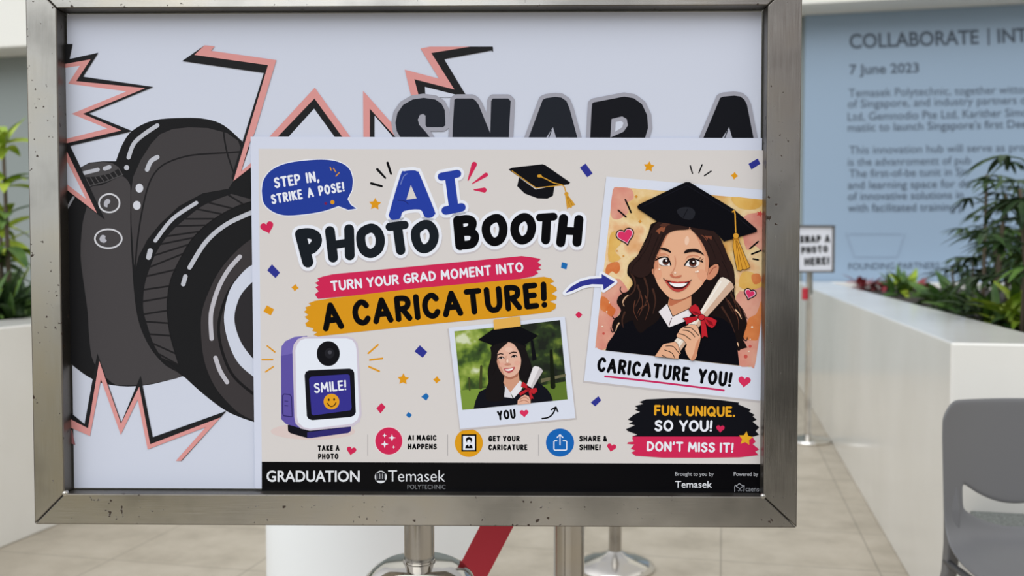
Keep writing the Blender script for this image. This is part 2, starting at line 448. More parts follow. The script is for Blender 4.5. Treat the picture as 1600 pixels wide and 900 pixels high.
def letters(art, s, p0, p1, cap, th, m, gap=.0, space=.36, grow=0.0):
    """Letter the string along the baseline p0 -> p1 (outer ends of the ink, in photo pixels)."""
    p0 = Vector(p0); p1 = Vector(p1); d = p1-p0; Lp = d.length; d.normalize(); u = Vector((d.y, -d.x))
    body = cap - th; n = sum(1 for c in s if c != ' ')
    gp = th*.2 + cap*.04 + gap
    sp = cap*space
    tot = sum(GL[c][0] for c in s if c != ' ')
    xs = (Lp - n*th - gp*(len(s)-1) - sp*sum(1 for c in s if c == ' ')) / tot
    x = 0.0
    for c in s:
        if c == ' ': x += sp + gp; continue
        w, st = GL[c]
        for kind, pts in st:
            q = [p0 + d*(x + th/2 + a*xs) + u*(th/2 + b*body) for a, b in pts]
            q = [(v.x, v.y) for v in q]
            art.stroke(q, th + grow, m, smooth=5 if kind == 'c' else 0, up=False)
        x += w*xs + th + gp
    art.k += 1

# lettering in the built-in sans typeface
_tmp = []
def type_mesh(s, bold=0.0):
    c = bpy.data.curves.new('type', 'FONT'); c.body = s; c.size = 1.0; c.offset = bold; c.resolution_u = 4
    o = bpy.data.objects.new('type', c); COL.objects.link(o)
    bpy.context.view_layer.update()
    me = bpy.data.meshes.new_from_object(o.evaluated_get(bpy.context.evaluated_depsgraph_get()))
    V = [(v.co.x, v.co.y) for v in me.vertices]; Fc = [tuple(p.vertices) for p in me.polygons]
    bpy.data.objects.remove(o); bpy.data.curves.remove(c); bpy.data.meshes.remove(me)
    return V, Fc
CAP_H = None
def typeset(art, s, p0, p1, cap, m, bold=0.0):
    global CAP_H
    if CAP_H is None: CAP_H = max(y for x, y in type_mesh('H')[0])
    V, Fc = type_mesh(s, bold)
    x0 = min(v[0] for v in V); x1 = max(v[0] for v in V)
    p0 = Vector(p0); p1 = Vector(p1); d = (p1-p0)
    n = d.normalized(); u = Vector((n.y, -n.x)); k = cap/CAP_H
    P = [p0 + d*((x-x0)/(x1-x0)) + u*(y*k) for x, y in V]
    art.tris([(p.x, p.y) for p in P], Fc, m); art.k += 1

# ------------------------------------------------------------------ blue panel with the notice
pa = on_wall(1258, 33); 
bm = bmesh.new(); add_box(bm, pa.x, 6.5, 10.885, 10.938, .0, 3.868)
mural = from_bm('wall_panel', bm, MURAL, bevel=.004)
tag(mural, 'pale blue printed wall panel with lines of dark lettering behind the planter', 'wall panel')
def place_wall(px, py, lift):
    p = on_wall(px, py, 10.883 - lift*20); return p
def wall_text(name, rows, m=MURAL_INK, bold=0.0):
    a = Art(place_wall, 1)
    for s, p0, p1, cap in rows: typeset(a, s, p0, p1, cap, m, bold)
    return a.build(name, mural)
wall_text('heading_lettering', [('COLLABORATE', (1327.5, 75.5), (1529.5, 68.3), 21.5), ('INT', (1559, 67), (1606, 65), 21)], bold=.022)
a = Art(place_wall, 1); a.stroke([(1544.5, 44), (1545, 71)], 3, MURAL_INK, cap=False); a.build('divider_bar', mural)
wall_text('date_lettering', [('7 June 2023', (1327.5, 116), (1436, 113), 14.5)], bold=.018)
wall_text('paragraph_lettering', [
    ('Temasek Polytechnic, together witton', (1326, 151.5), (1609, 145.5), 12.5),
    ('of Singapore, and industry partners o', (1325, 168.5), (1604, 162), 12.5),
    ('Ltd, Gemnodio Pte Ltd, Karither Simo', (1325, 188.5), (1606, 181.5), 12.5),
    ("matiic to launch Singapore's first Dee", (1325, 205.5), (1604, 199.5), 12.5)])
wall_text('paragraph_lettering', [
    ('This innovation hub will serve as pro', (1327, 240.7), (1602, 236), 12.3),
    ('is the advanromentt of pub', (1325, 259), (1517, 256.5), 12.3),
    ('The first-of-be tunit in Sin', (1327, 277.2), (1513, 274), 12.3),
    ('and learning space for de', (1325, 295.2), (1516, 292.5), 12.3),
    ('of innovative solutions in', (1325, 312.8), (1505, 310), 12.3),
    ('with facilitated training p', (1325, 330.8), (1506, 329), 12.3)])
wall_text('partners_lettering', [('FOUNDING PARTNERS', (1326, 421.5), (1468, 420), 10)], bold=.006)
a = Art(place_wall, 1)
a.stroke([(1322, 364), (1335, 402), (1402, 402), (1414, 366)], 2.5, MURAL_FAINT)
a.stroke([(1328, 366), (1408, 366)], 2, MURAL_FAINT); a.build('faint_emblem', mural)

# ------------------------------------------------------------------ sign stand
SIGN_D = 1.63
SIGN_RZ = YAW - math.radians(0.936)
SIGN_C = at_depth(650, 395, SIGN_D)
SIGN_M = Matrix.Translation(SIGN_C) @ Matrix.Rotation(SIGN_RZ, 4, 'Z')
SIGN_I = SIGN_M.inverted()
_eye_l = SIGN_I @ EYE
_rot_l = SIGN_I.to_3x3()
def sign_uv(px, py, y):
    d = _rot_l @ ray(px, py); t = (y - _eye_l.y)/d.y; p = _eye_l + d*t
    return p.x, p.z
RECESS = .030
def placer(y, root_z=0.0):
    def f(px, py, lift):
        yy = y - lift; u, v = sign_uv(px, py, y); return (u, yy, v - root_z)
    return f
U0, U1, V0, V1 = -.6615, .6485, -.4685, .4685      # outer frame
u0, u1, v0, v1 = -.6085, .5912, -.4150, .4138      # opening
BASE_Z = -SIGN_C.z                                 # floor in sign coordinates
stand = empty('sign_stand', (SIGN_C.x, SIGN_C.y, 0), SIGN_RZ)
tag(stand, 'large stainless steel poster frame on a single pole in the foreground', 'sign stand')
def S(z): return z + SIGN_C.z
def bar(corner_out, corner_in, m):
    """One mitred bar of the frame: outer edge a-b, inner edge c-d, in (u, v)."""
    (a, b), (c, d) = corner_out, corner_in
    bm = bmesh.new(); f = []
    for y in (0.0, .048):
        f.append([bm.verts.new((p[0], y, S(p[1]))) for p in (a, b, d, c)])
    bm.faces.new(f[0]); bm.faces.new(f[1][::-1])
    for i in range(4): bm.faces.new((f[0][i], f[0][(i+1) % 4], f[1][(i+1) % 4], f[1][i]))
    bm.faces.ensure_lookup_table(); bm.faces[4].material_index = 1      # the side facing the poster, its shade painted in
    o = from_bm('frame_bar', bm, [m, SHADED], stand, bevel=.0020, seg=3); o.modifiers['bevel'].material = 1  # bevels take the darker steel as a painted dark reflection
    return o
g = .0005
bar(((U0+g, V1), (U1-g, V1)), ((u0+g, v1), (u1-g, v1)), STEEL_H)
bar(((U0+g, V0), (U1-g, V0)), ((u0+g, v0), (u1-g, v0)), STEEL_H)
bar(((U0, V0+g), (U0, V1-g)), ((u0, v0+g), (u0, v1-g)), STEEL_V)
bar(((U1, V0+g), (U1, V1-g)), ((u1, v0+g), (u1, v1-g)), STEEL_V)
bm = bmesh.new(); add_box(bm, u0+.002, u1-.002, RECESS+.004, RECESS+.012, S(v0+.002), S(v1-.002))
from_bm('back_panel', bm, mat('backing_board', (.3, .3, .3), .7), stand)
bm = bmesh.new(); add_box(bm, U0+.004, U1-.004, .030, .046, S(V0+.004), S(v0-.004))   # dark core seen in the mitre seams
from_bm('frame_core', bm, SEAM, stand)
bm = bmesh.new(); add_box(bm, U0+.004, U1-.004, .030, .046, S(v1+.004), S(V1-.004))
from_bm('frame_core', bm, SEAM, stand)
# weld beads at the inner corners of the mitres
for cu, cv in ((u0, v0), (u1, v0)):
    bm = bmesh.new(); bmesh.ops.create_icosphere(bm, subdivisions=2, radius=.006, matrix=Matrix.Translation((cu, .004, S(cv))))
    from_bm('weld_bead', bm, STEEL_H, stand, smooth=True)
PR = .0262
zt = S(-.536)
lathe('pole', [(0, S(V0)+.001), (PR, S(V0)+.001), (PR, zt+.004), (PR+.002, zt+.0035), (PR+.002, zt), (PR, zt-.003), (PR, .035), (0, .035)], POLE, stand, 64, (.001, .024, 0))
lathe('pole_hood', [(PR+.0005, zt), (.058, zt-.0015), (.066, zt-.004), (.080, zt-.012), (.093, zt-.026), (.101, zt-.045), (.104, zt-.07), (.104, zt-.10), (.098, zt-.103), (PR+.0005, zt-.103)], CHROME, stand, 96, (.001, .024, 0))
lathe('floor_base', [(0, 0), (.18, 0), (.185, .01), (.175, .02), (.09, .032), (PR+.0005, .045), (0, .045)], CHROME, stand, 64, (.001, .024, 0))

# ------------------------------------------------------------------ poster 1: camera illustration
PAPER = (203, 208, 224)
P1Y = RECESS
def poster_root(name, z, label, cat):
    e = empty(name, (SIGN_C.x, SIGN_C.y, SIGN_C.z + z), SIGN_RZ); tag(e, label, cat); return e
back = poster_root('poster', v0+.003, 'large white poster with a black camera drawing and SNAP A heading inside the steel frame', 'poster')
pz1 = v0+.003
PL1 = placer(P1Y, pz1)
bm = bmesh.new(); add_box(bm, u0+.003, u1-.003, P1Y, P1Y+.003, 0, v1-v0-.006)
from_bm('paper_sheet', bm, ink(PAPER), back)
BLK = (34, 34, 36); PNK = (214, 148, 146)

a = Art(PL1, 1)      # camera illustration
a.poly([(104,300),(125,262),(140,254),(160,252),(181,252)] + catmull([(181,252),(191,226),(207,204),(240,188),(287,184),(322,186),(350,196),(380,222),(402,240)],4,False)[1:] +
       [(402,661)] + catmull([(402,661),(375,652),(350,640),(318,616),(288,589)],4,False)[1:] + catmull([(285,588),(240,600),(200,604),(165,600),(144,592),(125,580),(98,558)],3,False) + [(96,300)], (30,30,32))
a.stroke([(104,327),(115,308)], 3.5, (150,152,160))
G1 = (70,67,69); G2 = (66,63,65)
a.poly([(126,262),(140,255),(160,253),(175,254.5),(185,261),(192,273),(165,284),(136,291),(133,279)], (74,72,74))
a.poly([(132,277),(150,276),(172,271),(186,263),(193,274),(165,285),(137,293)], (36,35,37))
for i in range(8):
    t = i/7; x0 = 134+52*t; y0 = 278-14*t*t; x1 = 141+50*t; y1 = 291-18*t
    a.stroke([(x0, y0), (x1, y1)], 1.3, (84,82,84), up=False)
a.k += 1
a.stroke([(137,291),(165,284),(192,273)], 1.3, (84,82,84))
a.stroke([(131,270.5),(153,265)], 6, (183,185,195)); a.stroke([(164,263.5),(171,261)], 6.5, (183,185,195))
a.poly([(140,294),(160,289),(185,277),(193,276),(202,286),(204,300),(204,365),(209,450),(215,495),(225,525),(240,551),(260,572),(284,587),(250,597),(225,601),(195,602),(175,598),(147,567),(140,532),(137,487),(132,450),(126,400),(129,350),(136,322)], G1, smooth=3)
a.poly([(236,225),(250,210),(270,201.5),(295,199),(325,200),(355,208),(372,220),(378,236),(384,260),(365,283),(360,290),(357,295),(317,302),(280,322),(250,350),(230,375),(217,400),(212,420),(209.5,413),(205.5,350),(205,300),(208,277),(220,250)], G2)
LN = (33,32,34)
a.stroke([(378,237),(350,239),(300,242.5),(265,252.5),(245,266.5),(232,290),(222,330),(215,375),(211,420)], 2.6, LN, smooth=4)
a.stroke([(349,203),(352,225),(357,246),(367,275)], 2.6, LN, smooth=4)
HI = (186,188,198)
a.stroke([(246,196),(225,210),(209,225),(201,246)], 6.5, HI, smooth=5)
a.poly(ell(198,262,4), HI)
a.stroke([(246,245.5),(236,252),(230,265)], 7, HI, smooth=4)
a.poly(ell(218,294,6,7), (206,208,218)); a.poly(ell(214,321,6,7), (206,208,218))
for cx, cy, rx, ry in ((171,317.5,16,14.3), (169.5,373,21,14.8)):
    a.outline(ell(cx,cy,rx,ry), 2.6, (205,205,212))
a.poly([(163,316),(167,311),(172,312.5),(172,317),(168.5,320),(168,324),(163,322)], (178,178,188), smooth=4)
a.poly([(156,372),(160,367),(165,369),(164.5,373),(167,376),(163,379.5),(157,377)], (178,178,188), smooth=4)
# grip ring on the lens
outer = catmull([(362,303),(320,320),(290,342),(265,365),(247,390),(235,417),(226,447),(224,482),(230,507),(240,537),(253,559)], 6, False)
inner = catmull([(398,313),(375,320),(350,332),(327,347),(310,362),(297,377),(285,397),(267,435),(261,470),(262,500),(267,530),(279,570)], 6, False)
a.poly(outer + inner[::-1], (66,63,65))
for i in range(17):
    t = (i+.5)/17
    p = outer[int(t*(len(outer)-1))]; q = inner[min(len(inner)-1, int((t+.05)*(len(inner)-1)))]
    a.stroke([p, q], 2.8, (33,32,34), up=False)
a.k += 1
a.poly([(253,557),(283,584),(286,588),(262,570)], (33,32,34))
a.stroke([(307,317),(270,342),(243,376)], 6, HI, smooth=6); a.stroke([(235,392),(232.5,402)], 8, HI)
a.stroke([(398,330),(355,350),(322,378),(296.5,418)], 7, HI, smooth=6); a.stroke([(290,432),(286.5,444)], 7, HI)
a.poly(catmull([(402,367),(380,383),(360,402),(342,425),(329,450),(317,482),(314,512),(319,562),(336,604),(362,635),(380,649),(402,659)],4,False), (60,56,58))
a.stroke([(402,412),(375,432),(357,457),(345,490),(342,520),(350,557),(367,590),(402,620)], 4.5, (28,27,29), smooth=5)
_ri = catmull([(402,566),(391,555),(377,535),(368,510),(367,490),(374,466),(385,450),(402,434)],5,False)
a.poly(catmull([(402,410),(384,421),(362,448),(352,480),(351,508),(360,543),(375,570),(402,593)],5,False) + _ri, (203,208,224))
a.poly(_ri, (46,44,47))
a.stroke([(375,401),(357,422),(342,449),(332,480),(329.5,500),(331,529)], 6.8, (186,184,193), smooth=5)
a.stroke([(337,559),(344,579),(355,597)], 6.8, (186,184,193), smooth=5)
a.build('camera_drawing', back)
topk = a.k + 1

W1 = PAPER
def burst(parts):
    a = Art(PL1, topk)
    for pts, c in parts: a.poly(pts, c)
    return a.build('starburst', back)
burst([([(97,72),(105,69),(114,69),(109,92.5),(154,82.5),(130,120),(240,136),(139,177.5),(207.5,205),(110,228),(125,259),(164,343),(104,298),(97,292)], BLK),
       ([(97,101),(102.5,100),(142,93),(119.5,127),(227,138),(130,178),(190,204),(104,224),(104,235),(152,333),(104,296),(97,290)], PNK),
       ([(97,107),(125,103),(107,131),(198,143),(112.5,178),(168,201),(104,217),(97,219)], W1),
       ([(97,237),(104,250),(135,311),(104,287),(97,282)], W1)])
ch = [(104,639),(110,644),(132.5,662.5),(152.5,552.5),(190,660),(220,587),(239,683),(354,642)]
pt = [(104,650),(111,655),(138,669),(155.5,564),(189.5,662),(218,604),(235,694),(345,652)]
pb = [(104,662),(111,668),(141,681),(158,592),(189,679),(215.5,624),(231,702),(322,667)]
burst([(ch + [(284,720),(280,720)] + pt[::-1], BLK), (pt + [(283,720),(275,720)] + pb[::-1], PNK), ([(104,664),(113,672),(118,695),(104,690)], (150,100,104))])
burst([([(285,95.5),(320,71),(304,86),(419,102),(365,283),(362,277),(399,157),(412.5,114)], BLK),
       ([(320,71),(336,72.5),(330,79.5),(432,94),(398,208),(390,224),(377,268),(398,250),(398,257),(365,283),(419,102),(304,86)], PNK),
       ([(398,215),(391,228),(378,267),(398,250)], W1)])
burst([([(492,137),(421,214),(418,220),(553,220),(547.5,214)], PNK), ([(491.5,154),(434,214),(430,220),(541,220),(535,214)], BLK), ([(491,170),(451,214),(447,220),(528,220),(523,214)], W1)])
burst([([(567.5,142),(618,199),(618,220),(568,220)], PNK), ([(578,170),(618,214),(618,220),(578,220)], BLK), ([(585.5,181),(613,213),(616,220),(585.5,220)], W1)])
burst([([(632.5,109),(686,123),(657,76),(672.5,73),(735,73),(674,83),(710,140),(647.5,124),(655,152),(643,152)], PNK),
       ([(735,73),(770,73),(770.5,81),(768,79),(694,92.5),(730,152),(708,152),(664,136),(667,152),(655,152),(647.5,124),(710,140),(674,83)], BLK),
       ([(664,136),(712,148),(712,152),(665,152)], W1)])

# SNAP A heading, cut off by the sheet below it
K2 = (33,36,44); GR = (158,158,170)
Sg = [(634,232),(626,215),(620,205),(618,192),(621,177),(630,164),(645,155.5),(662,153),(680,155.5),(690,162),(695,172),(696,190),(696,196),(692,199),(675,199),(667,199),(665,196),(665,181),(661,178),(656,180),(653,187),(655,195),(665,206),(672,215),(680,232)]
Ng = [(706,236),(708,190),(710,156),(713,154),(738,154),(743,157),(748,164),(766,208),(767.5,158),(770,154),(794,154),(798,158),(794,236)]
def Ag(dx, x): return x
A1 = [(818,236),(826,215),(848,156),(853,153.5),(867,151.5),(877,152.5),(885,158),(890,170),(902,215),(908,236)]
A2 = [(1090,236),(1099,215),(1125,153),(1130,151),(1147,149.5),(1157,151),(1163,156),(1167,164),(1177,215),(1182,236)]
Pg = [(921,236),(922,215),(924,175),(925,162),(928,160),(975,151),(990,153.5),(1003,163),(1011,180),(1012.5,200),(1008,215),(996,236)]
a = Art(PL1, topk+6)
for p in (Sg, Ng, A1, Pg, A2): a.stroke(p, 13, GR, closed=True, up=False); a.poly(p, GR, up=False)
a.k += 1
a.poly(Sg, K2, up=False); a.poly(Ng, K2, up=False); a.poly(A1, K2, up=False); a.poly(A2, (20,21,27), up=False)
a.poly(Pg, (22,23,29), up=False, holes=[[(955.5,186),(972,182),(979,186),(981,196),(974,206),(953.5,215)]]); a.k += 1
a.poly([(962,191),(970,189),(974,192),(972,199),(961,206)], W1, up=False)
for x in (864, 1139):
    a.poly([(x,199),(x+5,216),(x-11,216)], (170,172,186), up=False); a.k += 1
    a.stroke([(x-2.5,204),(x-7,216)], 1.6, K2, up=False); a.k -= 1
a.build('heading_lettering', back)

# ------------------------------------------------------------------ poster 2: the photo booth sheet stuck over it
P2Y = RECESS - .0040
front = poster_root('poster', v0+.004, 'glossy photo booth poster stuck over the lower right of the camera poster', 'poster')
pz2 = v0+.004
PL2 = placer(P2Y, pz2)
BEI = (211, 206, 205)
q = [(391,213.5),(1197.5,216),(1197.5,800),(398.5,800)]
bm = bmesh.new(); r0 = []; 
bl = sign_uv(398.5, 766, P2Y); tl = sign_uv(391.5, 213.5, P2Y); tr = sign_uv(1194, 216, P2Y)
ur = u1-.0015
quadp = [(bl[0], v0+.004), (ur, v0+.004), (ur, tr[1]), (tl[0], tl[1])]
fr = [bm.verts.new((x, P2Y, z-pz2)) for x, z in quadp]; bk = [bm.verts.new((x, P2Y+.0012, z-pz2)) for x, z in quadp]
bm.faces.new(fr); bm.faces.new(bk[::-1])
for i in range(4): bm.faces.new((fr[i], bk[i], bk[(i+1) % 4], fr[(i+1) % 4]))
GLOSS = mat('laminated_white', rgb(207, 212, 230, INK), rough=.2, spec=.25)
from_bm('paper_sheet', bm, GLOSS, front)
def art2(k): return Art(PL2, k)
XR = 1194.5
a = art2(1); a.poly([(404,232.5),(XR,235),(XR,726),(409,722)], BEI)
a.build('printed_background', front)
a = art2(2); a.poly([(409,721.5),(XR,725),(XR,785),(409,782)], mat('black_footer_ink', rgb(6,6,10), .2, spec=.12))
footer = a.build('footer_band', front)

ROYAL = (36,60,150); NAVY = (47,52,142); CRIM = (203,40,84); ORNG = (218,150,30); TXT = (4,4,8); WHT = (228,231,242)
# speech bubble
bub = catmull([(409,298),(412,281),(424,266),(445,256),(475,251),(507,249.5),(530,253.5),(545,263),(551,279),(550,297)],5,False) + [(543,311),(548,320),(557,326),(544,328),(529,322)] + catmull([(529,322),(505,330),(475,335),(445,336.5),(425,330),(412,317),(409,298)],5,False)[1:-1]
a = art2(3); a.outline(bub, 3, WHT); a.poly(bub, ROYAL)
a.stroke([(516,261.5),(517.5,266)],1.6,ORNG); a.stroke([(521,263),(524.5,268.5)],1.6,ORNG); a.stroke([(530,270),(525,275)],1.6,ORNG)
a.poly(ell(509,318,2.2),(120,30,80)); a.poly(ell(519.5,316,3.2),ORNG)
bubble = a.build('speech_bubble', front)
a = art2(9); letters(a, 'STEP IN,', (429.5,294.5), (499.5,283.5), 17, 3.3, WHT); letters(a, 'STRIKE A POSE!', (425,319.5), (539,299), 15.5, 3.1, WHT)
a.build('lettering', bubble)

# headline
def stroke_word(a, strokes, th, m, grow=0.0, dx=0, dy=0):
    for s in strokes:
        pts, t = (s[0], s[1]) if isinstance(s, tuple) else (s, th)
        a.stroke([(x+dx, y+dy) for x, y in pts], t+grow, m, smooth=5 if len(pts) > 2 else 0, up=False)
    a.k += 1
Ao = [(626,273),(632,267.5),(646,266),(652,268),(656,273),(679,329),(679,335),(676,339),(669,340.5),(663,338),(656,327.5),(631,330),(626,340),(620,343),(612,343.5),(608,338),(609,330)]
Ah = [(642,289),(651,310),(635,312)]
Is = [([(690,276),(714.5,271.5)],12.5), ([(702.5,275),(709,325)],15), ([(696.5,329),(721,324)],13.5)]
a = art2(4)
a.stroke(Ao, 9.5, (196,190,194), closed=True, up=False); stroke_word(a, [(( [(x+1,y+2.5) for x,y in p]), t) for p,t in Is], 0, (196,190,194), 9)
a.stroke(Ao, 10, WHT, closed=True, smooth=3, up=False); stroke_word(a, Is, 0, WHT, 9.5)
a.poly(Ao, (38,62,160), smooth=3, holes=[Ah], up=False); stroke_word(a, Is, 0, (38,62,160))
a.poly(Ah, BEI)
a.stroke([(636,271.5),(630.5,276),(626,288)],1.5,(110,125,190),smooth=4); a.stroke([(622,313),(632,314),(638,319)],1.2,(30,40,110),smooth=4)
a.build('headline_lettering', front)
PB = [([(469.5,366),(481,409.5)],17.5), ([(469.5,366),(482,364.5),(493,369),(494.5,379),(487,388.5),(475.5,391)],16.5),
      ([(515.5,361),(520.5,402.5)],15.5), ([(545.5,358),(546.5,399)],15.5), ([(518,383.5),(547,378.5)],13),
      ([(579,356.5),(565.5,364),(564,378),(569,391),(580,396),(591.5,388),(594,373),(589,361),(579,356.5)],14.5),
      ([(609,354.5),(632,351.5)],13.5), ([(621,355),(626,391)],15),
      ([(663,351),(650.5,360),(650,374),(656,386),(665,388.5),(675,381),(678.5,367),(673,354),(663,351)],14.5)]
BT = [([(715.5,344.5),(719,383.5)],15.5), ([(715.5,344.5),(730,342.5),(738,347),(735,358),(720,362.5)],13.5), ([(720,362.5),(736,362.5),(742,370),(737,381),(719,383.5)],13.5),
      ([(773.5,341),(761.5,349),(759.5,362),(765,374),(773.5,378),(783,372),(786.5,357),(782,344),(773.5,341)],13.5),
      ([(818,339.5),(807,347),(804,360),(809,372),(817,375.5),(827,369),(831,355),(827,343),(818,339.5)],13.5),
      ([(843.5,340),(865,338.5)],12.5), ([(854.5,340),(852.5,375)],14),
      ([(880.5,341.5),(876,379)],14.5), ([(904.5,343),(901.5,378.5)],14.5), ([(879,360.5),(903,361.5)],12.5)]
a = art2(4)
for wd in (PB, BT): stroke_word(a, [([(x+.5, y+2.5) for x, y in p], t) for p, t in wd], 0, (196,190,194), 10.5); a.k -= 1
a.k += 1
for wd in (PB, BT): stroke_word(a, wd, 0, WHT, 10); a.k -= 1
a.k += 1
stroke_word(a, PB, 0, (22,28,35)); stroke_word(a, BT, 0, (4,4,8))
a.k += 1
a.build('headline_lettering', front)

a = art2(12)      # crimson and orange brush bands
a.poly([(497,467),(492,460),(498,455),(493,449),(498,446),(492,442),(499,439),(496,435),(505,432),(520,428.5),(800,401.5),(815,400),(831,402),(845,404.5),(840,410),(846,414),(841,418),(846,421),(838,423),(841,427),(832,432),(800,438),(650,452)], CRIM)
band = a.build('brush_band', front)
a = art2(14); letters(a, 'TURN YOUR GRAD MOMENT INTO', (517.5,455), (818.5,425), 16, 3.1, WHT, space=.30); a.build('lettering', band)
a = art2(13)
a.poly([(476,495),(482,492),(475,487),(479,484),(477,480),(486,477),(482,474),(492,470),(520,465.5),(650,450.5),(850,432.5),(861,435),(866,440),(859,443),(869,449),(870,454),(862,459),(870,463),(869,468),(859,471),(869,475),(868,482),(860,487),(840,490),(800,494.5),(660,507.5),(497,525.5),(490,523),(496,519),(488,517),(490,513),(479,510),(477,505),(483,501)], (213,148,28))
band = a.build('brush_band', front)
a = art2(15); letters(a, 'A', (505.5,518.5), (538.5,513.5), 44, 9.2, TXT); a.k -= 1; letters(a, 'CARICATURE!', (552.5,510), (856,480.5), 41, 9.0, TXT); a.build('lettering', band)

# confetti, stars, hearts, dashes
def one(name, fn, k=4):
    a = art2(k); fn(a); return a.build(name, front)
for p, c in (([(425,413),(437.5,426),(430.5,434.5),(417.5,422.5)],NAVY), (star(461,449.5,6,.1,.6,4),ORNG), ([(906,262),(915,255.5),(926,271),(917.5,277)],NAVY),
             (star(1147.5,274.5,6,.1,.6,4),ORNG), ([(1169.5,256),(1184,247.5),(1188,256),(1174,265)],NAVY), ([(878,409.5),(887,412),(885,421),(876.5,418.5)],(30,105,175)),
             (quad(420,485,6.5,5.5,.5),ORNG), ([(647.5,549),(656,539.5),(667.5,550),(660.5,559)],NAVY), (star(682.5,593.5,6,.1,.6,4),ORNG),
             ([(658,620),(666,614),(670.5,619),(666,626)],(30,105,175)), ([(588,638),(596,629.5),(602.5,636),(594.5,646)],CRIM), (quad(639,648.5,3.6,3.3,.7),(30,105,175)),
             (quad(904.3,492,4,4,.75),CRIM), ([(923,629),(935,619),(939.5,625.5),(930,635)],NAVY)):
    one('confetti_piece', lambda a: a.poly(p, c))
for x, y, r, t in ((586,319,10,.05), (1014,260.5,9,.1), (630,592.5,9.5,.05)):
    one('printed_star', lambda a: a.poly(star(x,y,r,t,.52), ORNG))
for x, y, w, t in ((417.5,355,21,-.3), (549,704,15,.2), (955.5,699,14.5,.2)):
    one('printed_heart', lambda a: a.poly(heart(x,y,w,t), CRIM))
def dashes(lst, c):
    a = art2(4)
    for p, q_, th, tp in lst: a.stroke([p, q_], th, c, taper=tp, up=False)
    return a.build('accent_dashes', front)
dashes([((605.5,254.5),(611,271.5),4,3.4), ((589.5,264.5),(602,278),4,3), ((580,286.5),(596.5,291),4,3.4)], TXT)
dashes([((741,257),(731.5,281.5),8.5,2), ((759.5,273),(738,287),6.5,1.6), ((756.5,297),(741,296.5),8,2)], CRIM)
dashes([((1078.5,259),(1082,271),2.2,2), ((1097,257.5),(1092,270),2.2,2), ((1111,267.5),(1100.5,274.5),2.2,2)], TXT)
dashes([((417.5,540.5),(429.5,550),2.4,2.4), ((409.5,562),(426,562),2.4,2.4), ((415,581),(427,573),2.4,2.4)], ORNG)
dashes([((575.5,552),(590.5,539),2.8,2.8), ((578,562.5),(597.5,560),2.8,2.8), ((576.5,573),(592.5,580),2.8,2.8)], ORNG)

# small graduation cap
GOLD = (205,150,50)
a = art2(4)
a.poly([(811,277),(808,291),(820,302.5),(840,310),(855,310.5),(864,306),(866.5,290),(837,296)], (14,14,20))
a.poly([(794.5,265),(800,262),(847.5,256.5),(852,258),(891,285),(889,288),(837.5,294.5)], (12,12,18))
a.stroke([(800,267),(837.5,293.5),(878,289.5)], 1.2, GOLD)
a.poly(ell(843,275,3.8,2.4), GOLD)
a.stroke([(843,275),(853,279.5),(866,286),(880,290),(884,300)], 1.7, GOLD, smooth=4); a.poly(ell(885,303,3.2), GOLD)
a.poly([(883,305),(887.5,305),(899,320),(894,322),(893,325),(889,324),(886,327)], GOLD)
a.stroke([(886,308),(890,322)], .7, (150,100,30)); a.stroke([(887,307),(894,320)], .7, (150,100,30))
a.build('graduation_cap', front)

# blue arrow
a = art2(40)
arrow = [(883,458),(893,447.5),(907,439.5),(922,435.5),(940,434.5),(940,428),(960.5,440.5),(943,453),(942,444.5),(925,444),(910,447),(895,454)]
a.outline(arrow, 8, WHT); a.poly(arrow, NAVY); a.build('curved_arrow', front)

# ------------------------------------------------------------------ watercolour snapshot: caricature
poly_ = [(947.5,276),(XR,297),(XR,566),(1188,626),(912.5,595)]
a = art2(5); a.poly([(x-1.5, y+2.5) for x, y in poly_[:1]] + [(XR,300),(XR,568),(1187,629.5),(910.5,598)], (190,184,186)); a.poly(poly_, (213,218,234))
snap = a.build('snapshot_card', front)
WC = mat('watercolour_wash', rgb(226,192,130,INK), .38, spec=.28)
N, L, B = nodes(WC)
t = N.new('ShaderNodeTexCoord'); n = N.new('ShaderNodeTexNoise'); n.inputs['Scale'].default_value = 16; n.inputs['Detail'].default_value = 5
L.new(t.outputs['Object'], n.inputs['Vector'])
r = ramp(N, [(.34, rgb(206,150,78,INK)), (.45, rgb(220,184,122,INK)), (.54, rgb(231,205,160,INK)), (.62, rgb(224,176,130,INK)), (.72, rgb(212,150,92,INK))]); L.new(n.outputs[0], r.inputs[0]); L.new(r.outputs[0], B.inputs['Base Color'])
def wash(name, c0, c1):
    m = mat(name, rgb(*c0, INK), .38, spec=.28); N, L, B = nodes(m)
    t = N.new('ShaderNodeTexCoord'); n = N.new('ShaderNodeTexNoise'); n.inputs['Scale'].default_value = 30; n.inputs['Detail'].default_value = 4
    L.new(t.outputs['Object'], n.inputs['Vector']); r = ramp(N, [(.35, rgb(*c0, INK)), (.65, rgb(*c1, INK))]); L.new(n.outputs[0], r.inputs[0]); L.new(r.outputs[0], B.inputs['Base Color'])
    return m
WP = wash('pink_wash', (208,132,118), (219,160,140)); WO = wash('orange_wash', (200,100,45), (214,130,75)); WY = wash('ochre_wash', (212,160,72), (222,180,100))
a = art2(8)
a.poly([(957,299),(959,294),(964,292),(1184,311),(XR,312),(XR,440),(1181,564),(1178,571),(1172,573.5),(937,546.5),(932,543),(930.5,537)], WC)
